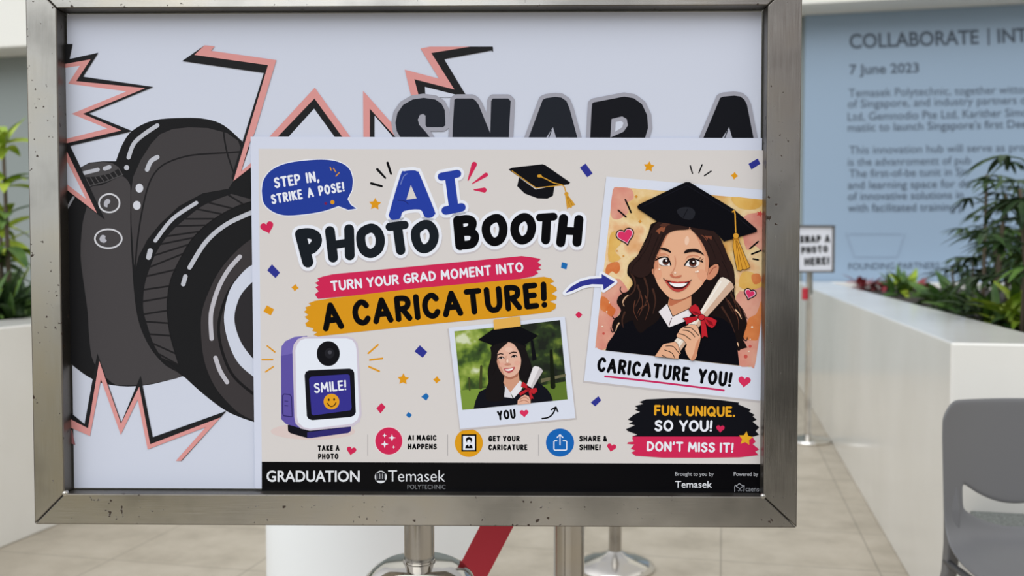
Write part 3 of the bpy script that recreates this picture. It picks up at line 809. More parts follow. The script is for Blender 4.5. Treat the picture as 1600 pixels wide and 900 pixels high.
for pts, m in (([(958,296),(966,293),(986,295),(990,310),(979,318),(982,332),(965,343),(954,335)], WP),
               ([(948,415),(965,409),(969,420),(963,428),(956,424),(947,432)], WO), ([(955,440),(968,436),(982,456),(972,462),(975,480),(966,492),(960,512),(963,522),(945,546),(932,543),(931,536),(942,450)], WP),
               ([(939,464),(948,466),(956,478),(962,484),(956,495),(946,488),(938,482)], WO),
               ([(1163,338),(1178,333),(XR,337),(XR,392),(1180,384),(1166,390),(1158,350)], WP), ([(1143,308),(1184,312),(1192,317),(1180,327),(1155,325)], WY),
               ([(1150,462),(1172,455),(XR,438),(1181,564),(1172,572),(1154,570),(1150,540)], WP), ([(1170,497),(1182,490),(1190,470),(1186,525),(1176,532),(1160,527),(1165,512)], WO),
               ([(953,368),(963,362),(971,378),(961,392),(970,404),(951,408)], WY), ([(1160,425),(1180,428),(1191,446),(1175,452),(1155,448)], WY), ([(1174,430),(1186,428),(1189,440),(1178,444)], WO)):
    a.poly(pts, m, smooth=3)
for x, y, r in ((948,487,1.2), (941,510,1.2), (1175,511,1.6), (1172,530,1), (1170,549,1.1), (952,473,.9)): a.poly(ell(x,y,r,n=10), (236,225,205), up=False)
a.k += 1
for x, y, r in ((1165,557,3), (1172,541,2.5), (943,521,2)): a.poly(ell(x,y,r,n=12), (196,84,76), up=False)
for x, y, r in ((994,307,3), (1000,346,3.2), (964,392,2), (974,400,2)): a.poly(star(x,y,r,0,.5,4), (205,140,55), up=False)
a.k += 1
a.poly(star(1187,334,5.5,.4,.45), (200,76,70))
for p, q_ in (((977,312),(986,332)), ((966,328.5),(978,339)), ((1184.5,377.5),(1171.5,388.5)), ((1188.6,391.5),(1174.5,397)), ((1176.5,404.5),(1184.5,406))): a.stroke([p, q_], 2.5, TXT, up=False)
a.k += 1
for x, y, w, t in ((977,368.5,26,-.25), (1171.5,459,17,.3)):
    a.outline(heart(x,y,w,t), 3.4, TXT); a.poly(heart(x,y,w,t), (232,190,205)); a.poly(heart(x,y,w-3,t), (213,52,100))
bgk = a.k
wcard = a.build('watercolour_picture', snap)

a = Art(PL2, bgk+1)      # the drawn graduate
HAIR = (24,15,15); HAIR2 = (43,27,25); HAIR3 = (96,56,42); SKIN = (224,172,140); SHAD = (205,138,108); GOWN = (8,8,16); OUT = (20,14,14)
hairback = [(1026,346),(1013,364),(1005,384),(995,400),(983,412),(980,423),(981,430),(987,437),(988,446),(981,455),(970,460),(965,466),(964,474),(970,484),(967,493),(959,500),(956,512),(961,521),(957,530),(975,540),(1152,547),(1160,530),(1163,519),(1167,505),(1163,491),(1155,476),(1148,466),(1147,444),(1147,425),(1143,413),(1135,399),(1130,382),(1100,350)]
a.poly(hairback, HAIR, smooth=3)
for c in ([(988,447),(981,456),(973,458),(969,453),(970,448)], [(972,484),(968,493),(960,498),(957,494)], [(962,512),(957,519),(954,512)], [(1160,520),(1161,529),(1166,532),(1167.5,527)], [(1155,530),(1158,539),(1155,547),(1152,546)]):
    a.stroke(c, 2.6, HAIR, smooth=4, taper=1, up=False)
for c in ([(1010,372),(1000,392),(996,404),(998,412)], [(1144,415),(1148,445),(1148,468)], [(1149,470),(1161,485),(1167,498)]):
    a.stroke(c, 1, OUT, smooth=4, up=False)
a.k += 1
for c in ([(981,462),(976,466),(973,472),(975,478)], [(967,505),(964,510),(962,517)], [(1149,484),(1155,491),(1158,498)], [(1152,536),(1154,541)], [(1143,440),(1145,455)]):
    a.stroke(c, 2.4, (222,180,145), smooth=4, taper=1, up=False)
a.k += 1
a.poly([(946,547.4),(950,535),(957,526),(966,511),(985,501),(1030,490),(1045,511),(1070,502),(1085,492),(1105,492),(1130,498),(1147,512),(1151,535),(1155,571)], GOWN)
a.poly([(1000,440),(1018,452),(1034,480),(1028,500),(1012,512),(1000,520),(990,505),(985,480),(990,460)], HAIR, smooth=3)
for c in ([(1000,455),(1004,475),(998,495)], [(1008,462),(1014,480),(1008,500)], [(992,470),(990,485),(996,500)], [(1132,420),(1140,450),(1150,480)], [(1138,470),(1152,495),(1154,515)], [(1010,476),(1000,482),(996,490)]):
    a.stroke(c, 1.6, HAIR3, smooth=4, taper=.5, up=False)
a.k += 1
for c in ([(985,425),(992,440),(990,455),(978,466),(972,478)], [(1006,432),(1012,452),(1010,470),(1001,488)], [(1020,452),(1024,470),(1020,490)], [(1128,450),(1136,470),(1146,490)], [(1142,460),(1154,480),(1160,500)], [(1128,480),(1140,500),(1148,520)], [(976,488),(972,500),(974,512)], [(996,446),(1000,462),(992,480)]):
    a.stroke(c, 3.4, (66,41,33), smooth=5, taper=.8, up=False)
a.k += 1
a.poly([(1046,462),(1080,458),(1080,478),(1075,484),(1051,495),(1043,479)], (214,156,122))
a.poly([(1046,462),(1080,458),(1079,464),(1064,471),(1049,478),(1045,477)], (186,108,78))
a.poly([(1042.5,474.5),(1029,487),(1045,511.5),(1051,494.5),(1044,480)], (228,222,228)); a.poly([(1076,482.5),(1051,494.5),(1045,511.5),(1071,501.5),(1080,491)], (232,226,230))
a.stroke([(1043.5,477),(1051,494.5),(1076,482.5)], 1.1, OUT); a.stroke([(1049.5,497),(1047,503),(1045.5,509)], 1, (90,60,70))
face = [(1034,378),(1040,366),(1050,360),(1062,358),(1079,358),(1090,366),(1097,379),(1105,396),(1107,406),(1106,421),(1103,434),(1096,446),(1086,456),(1076,463),(1065,467.5),(1053,468),(1044,463.5),(1036,455.5),(1028,445),(1023,432),(1021.5,420),(1022,406),(1026,394)]
a.poly([(1104,424),(1113,415),(1120,412.5),(1123,417),(1121,426),(1116,433),(1109,437.5),(1103,434)], SHAD, smooth=4)
a.stroke([(1108,428),(1114,419),(1119,417)], 1.4, (160,85,65), smooth=4)
a.poly([(1022,420),(1018,420),(1019,427),(1023,432)], SHAD)
a.outline(face, 1.2, OUT, smooth=3); a.poly(face, SKIN, smooth=3)
a.poly([(1023,428),(1021.5,415),(1026,396),(1034,379),(1040,366),(1046,362),(1040,374),(1034,388),(1029,404),(1028,424)], SHAD, smooth=3)
a.poly([(1086,362),(1098,380),(1107,400),(1106.5,420),(1103,434),(1096,446),(1100,430),(1102,408),(1096,388),(1088,370)], (214,150,118), smooth=3)
a.poly(ell(1028,428,6,9), (222,160,129)); a.poly(ell(1097,430,7.5,9,-.3), (222,160,129))
a.poly(ell(1073,376,3.5,7,.1), (234,196,172))
# eyes
for pts in ([(1025,401),(1029,396),(1038,395),(1045,399),(1048,409),(1046,402),(1041,399),(1031,400)], [(1070,407),(1074,403),(1083,400),(1092,402),(1099,407),(1090,399),(1081,398),(1074,400)]):
    a.poly(pts, SHAD)
for wht_, lash, iris, brow, low in (
    ([(1028.5,407),(1033,404),(1040,402.5),(1045,406),(1047.5,414),(1040,415),(1032,413.5)], [(1024.5,406.5),(1030,403.2),(1037,401.6),(1043,403),(1046,408.5),(1047.8,414)], (1040,409,5.2), [(1031,388.5),(1034.5,386.8),(1042,388.5),(1048,393),(1047,395),(1040,392),(1031,389.6)], [(1030,413),(1036,415.2),(1043,414.8)]),
    ([(1070,414),(1075,408),(1082,405),(1089,407),(1093,411),(1089,416),(1082,417),(1075,416)], [(1069.5,414.5),(1074.5,407.5),(1082,404),(1090,406.3),(1097.5,409)], (1082.3,410.7,6), [(1068.5,395),(1071,391),(1078,389),(1088,389),(1095,393),(1100,399),(1094,396),(1086,393.8),(1078,394),(1070,395.8)], [(1076,416.5),(1083,417.6),(1089,416.3)])):
    a.poly(wht_, (236,232,232), smooth=3)
    a.poly(ell(iris[0], iris[1], iris[2]), (40,20,16)); a.poly(ell(iris[0], iris[1]+iris[2]*.45, iris[2]*.75, iris[2]*.45), (96,50,40)); a.poly(ell(iris[0], iris[1], iris[2]*.5), (8,6,8))
    a.poly(ell(iris[0]+1, iris[1]-1.8, 1.5, n=12), (245,240,240))
    a.stroke(lash, 2.1, (14,10,12), smooth=4); a.stroke(low, .7, (70,35,30), smooth=4)
    a.poly(brow, (30,20,20), smooth=3)
for c in ([(1026,405),(1022.5,402.5)], [(1028.5,403.5),(1025,400)], [(1094,407.5),(1099,404)], [(1091,406),(1095,401.5)]): a.stroke(c, 1.1, (14,10,12), taper=.4, up=False)
a.k += 1
a.stroke([(1054,400),(1055.5,410),(1053,420),(1048,428)], 1.1, (206,142,112), smooth=4)
a.poly([(1046.5,429),(1050,428),(1054,432),(1060,430.5),(1065,430),(1062,433.5),(1055,434),(1048.5,432.5)], (192,112,86), smooth=3)
a.poly(ell(1054.5,426.2,1.7,n=12), (240,215,198))
for x, y, r in ((1029.8,420.8,1.4), (1087,424.6,1.4), (1090,424,1.6)): a.poly(ell(x,y,r,n=12), (243,226,212), up=False)
a.k += 1
a.poly([(1038,437),(1047,438.5),(1055,440),(1058.5,440.6),(1062,440),(1070,440),(1079,438.5),(1075,447),(1068,453),(1060,456),(1053,454.5),(1046,449.5)], (186,68,62), smooth=2)
a.poly([(1041,438.5),(1050,442),(1060,443),(1070,442),(1077,440),(1073,446.5),(1066,451),(1058,452),(1050,449.5)], (70,22,24), smooth=2)
a.poly([(1045,441.3),(1052,442.4),(1060,442.8),(1068,442.3),(1074,441.3),(1070,446),(1063,448.3),(1055,448),(1049,445.5)], (240,238,240), smooth=2)
a.stroke([(1036.5,434.5),(1039,438),(1048,441.2)], 1.1, OUT, smooth=4); a.stroke([(1080,437),(1077,440),(1070,442)], 1.1, OUT, smooth=4)
# front locks
a.poly([(1078,350),(1060,344),(1044,341),(1030,345),(1018,358),(1009,378),(1000,395),(987,408),(982,422),(990,430),(1000,434),(1012,430),(1020,418),(1024,403),(1030,390),(1036,376),(1043,365),(1056,360),(1070,359),(1078,357)], HAIR2, smooth=3)
a.poly([(1078,350),(1092,348),(1110,357),(1124,371),(1131,385),(1137,400),(1146,420),(1147,445),(1140,452),(1133,440),(1124,432),(1124,414),(1118,411),(1109,415),(1107,404),(1101,388),(1094,375),(1086,365),(1078,357)], HAIR2, smooth=3)
a.poly([(1024,361),(1032,355),(1040,354),(1037,363),(1032,361),(1030,366),(1026,362)], (140,80,56)); a.poly([(1030,352),(1042,345),(1052,347),(1044,352),(1036,356)], (82,48,38))
a.poly([(1094,367),(1104,369),(1112,369),(1111,375),(1106,371),(1104,377),(1099,370)], (122,68,50))
for c in ([(1018,365),(1010,388),(998,405)], [(1028,370),(1020,390),(1012,410)], [(1036,366),(1028,384),(1020,404)], [(1098,366),(1110,384),(1118,404)], [(1112,368),(1124,390),(1134,412)], [(1128,408),(1136,424),(1140,440)], [(1000,404),(990,414),(986,426)]):
    a.stroke(c, 1.1, HAIR, smooth=4, taper=.5, up=False)
a.k += 1
a.stroke([(1078,350),(1077,358)], 1, (190,130,105))
# mortarboard
a.poly([(1026,347),(1030,340),(1060,320),(1110,320),(1133,360),(1131,378),(1122,368),(1112,358.5),(1098,351),(1082,347),(1067,344),(1052,342),(1040,343)], (9,9,16))
a.poly([(1071,284.6),(1077,284.6),(1146,327),(1182,358),(1182.5,361.5),(1178,363.5),(1131,377.5),(1120,362),(1027,346.5),(996,326),(995.5,322),(999,319)], (8,8,15))
a.poly([(1057,330),(1066,324),(1080,325),(1086,333),(1080,343),(1066,341)], (34,35,42), smooth=3); a.stroke([(1074,327),(1067,340)], 1.1, (8,8,15))
a.stroke([(1005,322),(1073,290),(1140,330),(1174,358)], .8, (24,24,34))
GT = (212,152,52)
a.stroke([(1144,331),(1146.5,329),(1148,335),(1149,365)], 3.6, OUT); a.stroke([(1144,331),(1146.5,329),(1148,335),(1149,365)], 2, GT)
tas = [(1146,374),(1152.5,374),(1162,397),(1171,417),(1167,419.5),(1163,421),(1159,420),(1157,423),(1151.5,422),(1148,405),(1145,385)]
a.outline(tas, 1.4, OUT); a.poly(tas, GT)
for c in ([(1149,376),(1154,421)], [(1150,376),(1159,419)], [(1151,376),(1166,418)]): a.stroke(c, .8, (140,88,20), up=False)
a.k += 1
a.poly(ell(1149.3,368.5,5,5.2), OUT); a.poly(ell(1149.3,368.5,4.1,4.4), GT); a.stroke([(1145.5,373.5),(1153,373.5)], 2.2, (170,112,30))
# scroll, bow and hands
scr = [(1122,438),(1125,434),(1129,433),(1137,436.5),(1143,442),(1146.5,449),(1106,493),(1083,521),(1062,549),(1054,541),(1053,533),(1078,503),(1095,484)]
a.outline(scr, 1.2, OUT); a.poly(scr, (230,218,206))
a.poly([(1140,440),(1144,443),(1146.5,449),(1106,493),(1083,521),(1062,549),(1059,545),(1080,517),(1100,489)], (204,170,148)); a.stroke([(1126,440),(1092,492),(1060,536)], 2, (242,236,230))
bw = (186,32,44)
for p in ([(1076,484),(1080,478),(1086,475),(1091,480),(1095,490),(1092,493),(1084,492)], [(1067,497),(1091,494),(1088,499.5),(1072,506.5),(1071,501)], [(1098,494),(1112,496.5),(1119.5,501),(1117,508),(1112,512.6),(1106,509),(1098,500)], [(1094.5,500),(1100,500),(1102.5,508),(1105,526.6),(1100,524.5),(1096,528)]):
    a.outline(p, 1.3, (60,10,16)); a.poly(p, bw)
a.poly([(1080,486),(1088,487),(1093,491),(1086,491)], (128,18,30)); a.poly([(1102,498),(1112,503),(1114,509),(1107,506)], (128,18,30))
a.poly(ell(1095.5,495.5,5.6,5.2), (60,10,16)); a.poly(ell(1095.5,495.5,4.7,4.3), (196,40,50))
up_ = [(1071,509.5),(1078,507),(1088,508.5),(1092,519),(1094,527),(1092,538),(1088.5,549),(1088,556),(1084,562),(1079,562),(1073,554),(1070,544.5),(1072.5,538),(1066,530),(1058,526.5),(1057,522.5),(1060,519),(1061.5,515),(1067,511)]
a.outline(up_, 1.2, OUT, smooth=3); a.poly(up_, (226,174,142), smooth=3)
a.poly([(1093,527),(1091,540),(1088,553),(1084,562),(1079,562),(1084,550),(1087,537)], (206,140,108), smooth=3)
lo = [(1023,556.3),(1028,549),(1032,543),(1036,537.5),(1046,535.5),(1054,533.5),(1058.5,538),(1060.5,545),(1063,552),(1060,555),(1059.5,560.2)]
a.outline(lo, 1.2, OUT); a.poly(lo, (224,170,138))
for c in ([(1068,511.5),(1078,511.5),(1086,518),(1091,524)], [(1066.5,515.5),(1074,516.5),(1080,520),(1085,526)], [(1060,521),(1068,523),(1074,527),(1078.5,530.5)], [(1040,540.5),(1051,541),(1057.5,548),(1062,553)], [(1038,546.5),(1049,551),(1053.5,558.5)], [(1034,555),(1040,557.5)]):
    a.stroke(c, 1.2, OUT, smooth=4, up=False)
a.build('graduate_drawing', snap)
a = art2(8)
letters(a, 'CARICATURE YOU!', (932,580.5), (1142,605), 23.5, 4.9, TXT, space=.42)
a.build('caption_lettering', snap)
a = art2(8); a.stroke([(945.5,588),(1000,594),(1075,603),(1131,610)], 3, (196,42,96), smooth=3); a.build('underline', snap)
a = art2(8); a.poly(heart(1163,596,19.5,.12), (213,48,92)); a.build('printed_heart', snap)

# ------------------------------------------------------------------ taped snapshot: portrait in the park
a = art2(17)
a.poly([(699,514),(884,496.5),(901,655),(718,673)], (192,186,188)); a.poly([(701,512),(882.5,494.5),(899,653),(719,670)], (213,218,234))
snap2 = a.build('snapshot_card', front)
PARK = mat('park_bokeh', (.1, .2, .05), .38, spec=.28)
N, L, B = nodes(PARK)
t = N.new('ShaderNodeTexCoord'); n = N.new('ShaderNodeTexNoise'); n.inputs['Scale'].default_value = 32; n.inputs['Detail'].default_value = 2.5; n.inputs['Roughness'].default_value = .55
L.new(t.outputs['Object'], n.inputs['Vector'])
r = ramp(N, [(.30, rgb(22,36,16,INK)), (.42, rgb(56,82,28,INK)), (.52, rgb(112,138,46,INK)), (.62, rgb(150,168,78,INK)), (.70, rgb(205,212,180,INK))]); L.new(n.outputs[0], r.inputs[0]); L.new(r.outputs[0], B.inputs['Base Color'])
PARK2 = mat('park_shade', (.03, .06, .02), .38, spec=.28)
N, L, B = nodes(PARK2)
t = N.new('ShaderNodeTexCoord'); n = N.new('ShaderNodeTexNoise'); n.inputs['Scale'].default_value = 40; n.inputs['Detail'].default_value = 2.5
L.new(t.outputs['Object'], n.inputs['Vector'])
r = ramp(N, [(.40, rgb(14,22,12,INK)), (.54, rgb(36,54,22,INK)), (.66, rgb(92,112,40,INK)), (.76, rgb(140,150,60,INK))]); L.new(n.outputs[0], r.inputs[0]); L.new(r.outputs[0], B.inputs['Base Color'])
a = art2(20)
a.poly([(710,517.5),(800,509),(800,633),(722.5,640.5)], PARK, up=False); a.poly([(800,509),(875,500),(887,624),(800,633)], PARK2)
a.poly([(719,610),(760,606),(760,637),(722.5,640.5)], (120,146,60)); a.poly([(845,602),(884,596),(887,624),(858,627)], (92,116,46)); a.poly([(845,592),(884,584),(884,588),(845,598)], (104,100,74))
a.stroke([(752,572),(751,606)], 3.5, (62,68,36), taper=5); a.stroke([(733,590),(734,610)], 2.5, (66,74,38)); a.stroke([(861,548),(864,604)], 4.5, (20,26,14), taper=8)
H1 = (22,18,20)
a.poly([(770,538),(768,556),(764,570),(762,584),(763,598),(758,610),(758,624),(786,626),(795,600),(812,592),(824,606),(846,608),(836,588),(829,566),(821,547),(818,538)], H1, smooth=3)
a.poly([(740,638.8),(743,626),(749,612),(761,606),(775,610),(786,620),(802,622),(815,608),(836,598),(845,600),(855,608),(861,617),(864,626.3)], (16,17,26))
a.poly([(789,584),(810,580),(812,598),(798,613),(786,602)], (204,150,124)); a.poly([(789,586),(810,582),(809,588),(798,593),(790,591)], (168,108,86))
a.poly([(787,600),(797.5,613),(801,622),(786,620),(785,611)], (216,214,222)); a.poly([(813,594),(797.5,613),(803,622),(814,610),(818,602)], (226,224,230))
a.poly([(764,600),(776,590),(788,600),(788,616),(784,626),(762,626),(759,612)], H1, smooth=3)
fc = [(779,547),(785,538.5),(793.5,534),(802,537),(809,546),(813.5,558),(814,567),(812,577),(807,584.5),(798,589),(790,587),(782,579.5),(777.5,569),(776.5,557)]
a.poly(fc, (222,176,156), smooth=3)
a.poly([(777,560),(776.5,566),(781,578),(788,586.5),(784,574),(780,564)], (200,146,124), smooth=3)
a.poly(ell(795,546,6,4), (228,188,169)); a.poly(ell(784.5,570,4.5,3.6), (221,167,149)); a.poly(ell(808,567,4.5,3.6), (221,167,149))
for br, ey in (([(777.5,554.5),(781.5,552.6),(786,553.2)], (783,559.3)), ([(796.5,552.2),(801.5,550.2),(807,550.6)], (803.2,557))):
    a.stroke(br, 1.7, (44,30,30), smooth=4); a.poly(ell(ey[0], ey[1], 3.6, 1.5, -.12), (222,206,202)); a.poly(ell(ey[0], ey[1]-.1, 1.7, 1.5), (26,16,16))
    a.stroke([(ey[0]-4.3, ey[1]+.9), (ey[0]-1, ey[1]-1.8), (ey[0]+2.6, ey[1]-1.5), (ey[0]+4.6, ey[1]+.3)], 1.4, (26,18,20), smooth=4)
a.stroke([(791,556),(789.5,566)], .9, (205,154,132)); a.poly([(788.5,568.5),(792,567.5),(797,567.8),(798.5,569.5),(793,571),(789.5,570.5)], (196,134,114), smooth=3); a.poly(ell(793,564,1.6,3), (238,208,192))
a.poly([(786.5,576.5),(792,575),(796,575.3),(804.5,573),(802,578.5),(797,582),(792.5,581.8)], (180,62,72), smooth=2); a.poly([(788.5,577),(795,576.4),(802.5,574.8),(799.5,578.2),(795,579.4),(791,579)], (242,236,236), smooth=2)
a.poly([(779,548),(777,560),(774,575),(769,585),(767,560),(771,540),(784,532),(795,533)], H1, smooth=3); a.poly([(793,533),(803,537.5),(810,548),(814.5,560),(814,578),(820,590),(829,575),(824,552),(816,536),(804,531)], H1, smooth=3)
a.poly([(747,530.7),(772,513),(811.5,509.7),(841,524.4),(818,540),(806,534.5),(793,533),(781,536),(770,539.5)], (9,9,15))
a.poly([(829,532),(833,531.5),(838.5,561),(832,564)], (12,12,18))
a.poly([(833,573.5),(836,571.8),(842,573),(847,577),(848,580),(832,607),(823,601)], (226,222,226)); a.poly([(843,574),(847,577),(848,580),(832,607),(829,605)], (196,190,194))
for p in ([(815,598),(818,596.5),(824,602),(824,607),(814,604)], [(811,614),(822,608),(825,611),(813,618)], [(828,607),(838,606),(839.5,611),(834,616),(827,611)], [(826,611),(829,611),(834,623),(831,622),(829,625)]): a.poly(p, (184,36,46), up=False)
a.k += 1
a.poly(ell(826,608.5,2.8,n=14), (150,22,34))
a.poly([(808.5,632),(809,625),(814,620),(820,616.5),(826,619),(829,625),(829,630)], (224,174,152)); a.stroke([(812,624),(820,620),(826,624)], .9, (160,100,82), smooth=4); a.stroke([(811,628),(819,625),(826,628.5)], .9, (160,100,82), smooth=4)
a.build('portrait_picture', snap2)
a = art2(80); a.poly([(771,499.5),(812,494),(813.6,509.5),(772,515)], (222,172,84)); a.build('tape_strip', snap2)
a = art2(20); letters(a, 'YOU', (778,657), (806.5,653.5), 15, 3.2, TXT); a.build('caption_lettering', snap2)
a = art2(20); a.poly(heart(819,645.5,13.5,-.05), (213,48,92)); a.build('printed_heart', snap2)
a = art2(20); a.stroke([(847,654),(857,652),(864,646),(868,637.5)], 2.4, TXT, smooth=5); a.stroke([(861.5,640),(868.5,636),(871.5,643)], 2.4, TXT); a.build('small_arrow', snap2)

# ------------------------------------------------------------------ drawn booth machine
a = art2(3)
a.poly(ell(489,674,66,13), (214,196,194))
PUR = (92,80,160)
a.poly([(449.5,664),(450,673.5),(454,677),(480,684.5),(486,684.5),(544,676.5),(548,673.5),(548.5,660)], (18,18,28)); a.poly([(480,684.5),(486,684.5),(544,676.5),(548,673.5),(548.5,666.5),(480,675.5)], (48,42,110))
a.poly([(439,556),(440,541),(446,533),(460,526.5),(480,524.5),(480,672),(465,667.5),(447,662.5),(439.5,655)], PUR)
a.poly([(446,533),(460,526.5),(478,525),(462,532),(457.5,541),(457.5,552),(440,556),(440,541)], (112,100,178))
a.poly([(457,548),(459,538),(465,530),(474,526),(542,525.5),(552,528.5),(558.5,536),(560,546),(565,648),(562,659),(552,666),(484,673),(470,669.5),(462,662),(460,652)], (203,194,210))
a.poly([(461.5,548),(464,539),(469,532),(477,529),(541,528.5),(550,531),(555.5,538),(557,546),(561.5,647),(558.5,656),(550,662),(485,670),(474,667.5),(466,660),(464,651)], (226,231,243))
a.poly(ell(513,552.5,18,19.5), (17,17,22)); a.poly(ell(515,552,7.5,8), (32,32,38)); a.poly(ell(515.5,550.5,3), (70,70,78))
a.poly([(476,586),(478,581),(483,578.5),(546,575.8),(551,577.5),(553.5,582),(556,644),(553.5,649),(548,651.5),(488,656.5),(482,654.5),(479.5,650)], (18,18,26))
a.poly([(483,592),(486,588.5),(543,584.5),(546.5,586.5),(549.5,637),(547.5,641),(490,649),(487,647)], (54,50,140))
booth = None
a.outline([(441.5,618),(444,615.5),(453,616.5),(455.5,620),(456.5,651),(443,649.5),(441.5,645)], 1.2, (48,40,104))
a.stroke([(445,626.5),(450,627)], 1, (48,40,104)); a.stroke([(445,633.5),(450,634)], 1, (48,40,104))
bk = a.k
booth = a.build('photo_booth_drawing', front)
a = art2(bk); letters(a, 'SMILE!', (491.5,614.5), (541.5,609.5), 16, 2.7, WHT); a.build('screen_lettering', booth)
a = art2(bk); a.poly(ell(518,627.5,12.3), (224,158,34)); a.poly(ell(513.8,624.5,1.4,2.1), (40,24,20), up=False); a.poly(ell(522.2,624,1.4,2.1), (40,24,20), up=False)
a.stroke([(511.5,630),(515,634),(519,635),(523,632.5),(525,629)], 1.6, (40,24,20), smooth=4); a.build('smiley_face', booth)

# ------------------------------------------------------------------ row of steps with icons
def caption(rows):
    a = art2(4)
    for s, p0, p1, cap in rows: letters(a, s, p0, p1, cap, 2.3, TXT, space=.26)
    return a.build('step_lettering', front)
caption([('TAKE A', (496.5,705), (530.5,704.5), 9), ('PHOTO', (497,717.8), (529,717.5), 9)])
caption([('AI MAGIC', (637,688.6), (682,688.6), 9), ('HAPPENS', (637,702.3), (682.5,702.3), 9)])
caption([('GET YOUR', (763,690), (812,690), 9.2), ('CARICATURE', (763,703.5), (824,703.5), 9.2)])
caption([('SHARE &', (905,690), (948.5,690), 9.2), ('SHINE!', (905,703.5), (938.5,703.5), 9.2)])
for x in (574.5, 699.5, 841.5): one('separator_line', lambda a: a.stroke([(x,679),(x,712)], 1.1, (176,170,172), cap=False))
a = art2(4); a.poly(ell(607.5,689,22.2), (236,214,220)); a.poly(ell(607.5,689,21.2), CRIM)
for x, y, r_ in ((612.5,684,6), (601,694,6), (600.8,680.3,3.6), (615,698.5,3)): a.poly(star(x,y,r_,0,.34,4), WHT, up=False)
a.build('sparkle_icon', front)
a = art2(4); a.poly(ell(732.5,692,22), (216,152,26)); a.poly([(721,678.5),(744.5,678.5),(744.5,705.5),(721,705.5)], TXT); a.poly([(723.5,681),(742,681),(742,703),(723.5,703)], WHT)
a.poly(ell(732.8,687.5,5), TXT); a.poly(ell(732.8,690,2.8,3.2), WHT); a.poly([(727,700.5),(728,696),(731,694.5),(734.6,694.5),(737.6,696),(738.6,700.5)], TXT); a.poly([(731,694),(734.6,694),(732.8,698)], WHT)
a.build('picture_icon', front)
a = art2(4); a.poly(ell(875,691.5,22), (24,98,178))
a.stroke([(870,688.5),(867,688.5),(865.5,690),(865.5,702),(867,703.3),(884,703.3),(885.5,702),(885.5,690),(884,688.5),(880,688.5)], 1.7, WHT); a.stroke([(875,695),(875,679)], 1.7, WHT); a.stroke([(870.5,683.5),(875,679),(879.5,683.5)], 1.7, WHT)
a.build('share_icon', front)

# ------------------------------------------------------------------ black brush box
a = art2(20)
a.poly([(987,682),(996,679),(981,673.5),(978,670.5),(986,667),(992,664.5),(982.5,661.5),(989,658.5),(981,655.5),(986,651.5),(990,648),(1000,643.5),(992,640),(997,637.5),(991.5,634.5),(1005,631),(999,628),(1009.5,624),(1050,622),(1087.5,622),(1125,625),(1155,629),(1153,631.5),(1173,640),(1170,643),(1179,648),(1176,650.5),(1182,655.5),(1176,659),(1186,667.5),(1180.5,673.5),(1186,679),(1177.5,682)], (14,15,22))
box = a.build('brush_box', front)
a = art2(23); letters(a, 'FUN. UNIQUE.', (1022,649), (1148.5,651.5), 16.5, 3.4, (224,162,38), space=.30); a.build('lettering', box)
a = art2(23); letters(a, 'SO YOU!', (1022.5,674), (1112.5,674.5), 18, 3.6, WHT, space=.34); a.build('lettering', box)
a = art2(23); a.poly(heart(1125.5,669.5,13,.05), CRIM); a.build('printed_heart', box)
a = art2(19)
a.poly([(988.5,681),(1174.5,681),(1178,686),(1180.5,690),(1176,694),(1186,702),(1180,705.5),(1185,711),(1155,714.5),(1095,715.3),(1035,715),(993,712),(986,707),(993,704),(985.5,701),(991,694.5),(980,693.5),(981,691),(990,690),(988,685.5)], CRIM)
box = a.build('brush_band', front)
a = art2(23); letters(a, "DON'T MISS IT!", (1010.5,705), (1145.5,707.5), 15.8, 3.2, WHT, space=.30); a.build('lettering', box)
a = art2(23); a.poly(star(1165,685,11.5,.12,.5), (226,168,40)); a.build('printed_star', box)

# ------------------------------------------------------------------ footer writing
FW = (222,224,230)
a = art2(4); typeset(a, 'GRADUATION', (416.5,752.3), (562,752.3), 16.5, FW, .02); a.build('footer_lettering', footer)
a = art2(4); a.poly(ell(595,745.3,9.4,9.7), FW)
a.poly([(587.5,738.5),(592,738.5),(595,736.5),(598.5,738.5),(602.5,738.5),(602,749.5),(603,751),(587,751),(588,749.5)], (24,24,30))
for x in (590, 593, 595.4, 598, 600.6): a.stroke([(x,740.5),(x,748)], .8, FW if x > 591 and x < 600 else (90,92,98), up=False)
a.build('institute_emblem', footer)
a = art2(4); typeset(a, 'Temasek', (606.5,752.5), (695.5,752.5), 18, FW, -.004); a.build('footer_lettering', footer)
a = art2(4); typeset(a, 'POLYTECHNIC', (636.5,764), (696,764), 6.6, (126,128,132)); a.build('footer_lettering', footer)
a = art2(4); typeset(a, 'Brought to you by', (1055,743.3), (1115,743.6), 6, (182,184,190)); typeset(a, 'Temasek', (1055,762), (1112.5,762), 10.5, FW, .006); a.build('footer_lettering', footer)
a = art2(4); typeset(a, 'Powered by', (1146.5,743.4), (1184.5,743.8), 6, (182,184,190)); typeset(a, 'caense', (1165,767.5), (1190.5,768), 7.5, (150,152,158)); a.build('footer_lettering', footer)
a = art2(4)
a.stroke([(1148,768),(1148,759.5),(1149.5,758.2),(1151.5,759.5)], 1.1, (160,162,168)); a.stroke([(1150,760),(1155,755.3),(1160.5,759.3),(1162.8,758.8),(1162.3,767.5)], 1.1, (160,162,168)); a.stroke([(1150.5,760.5),(1156,763.5),(1161,760)], .9, (160,162,168)); a.stroke([(1154,767.5),(1156,763.5),(1158,767.5)], .9, (120,122,128)); a.stroke([(1153,766.5),(1160,766)], .8, (120,122,128))
a.build('house_emblem', footer)

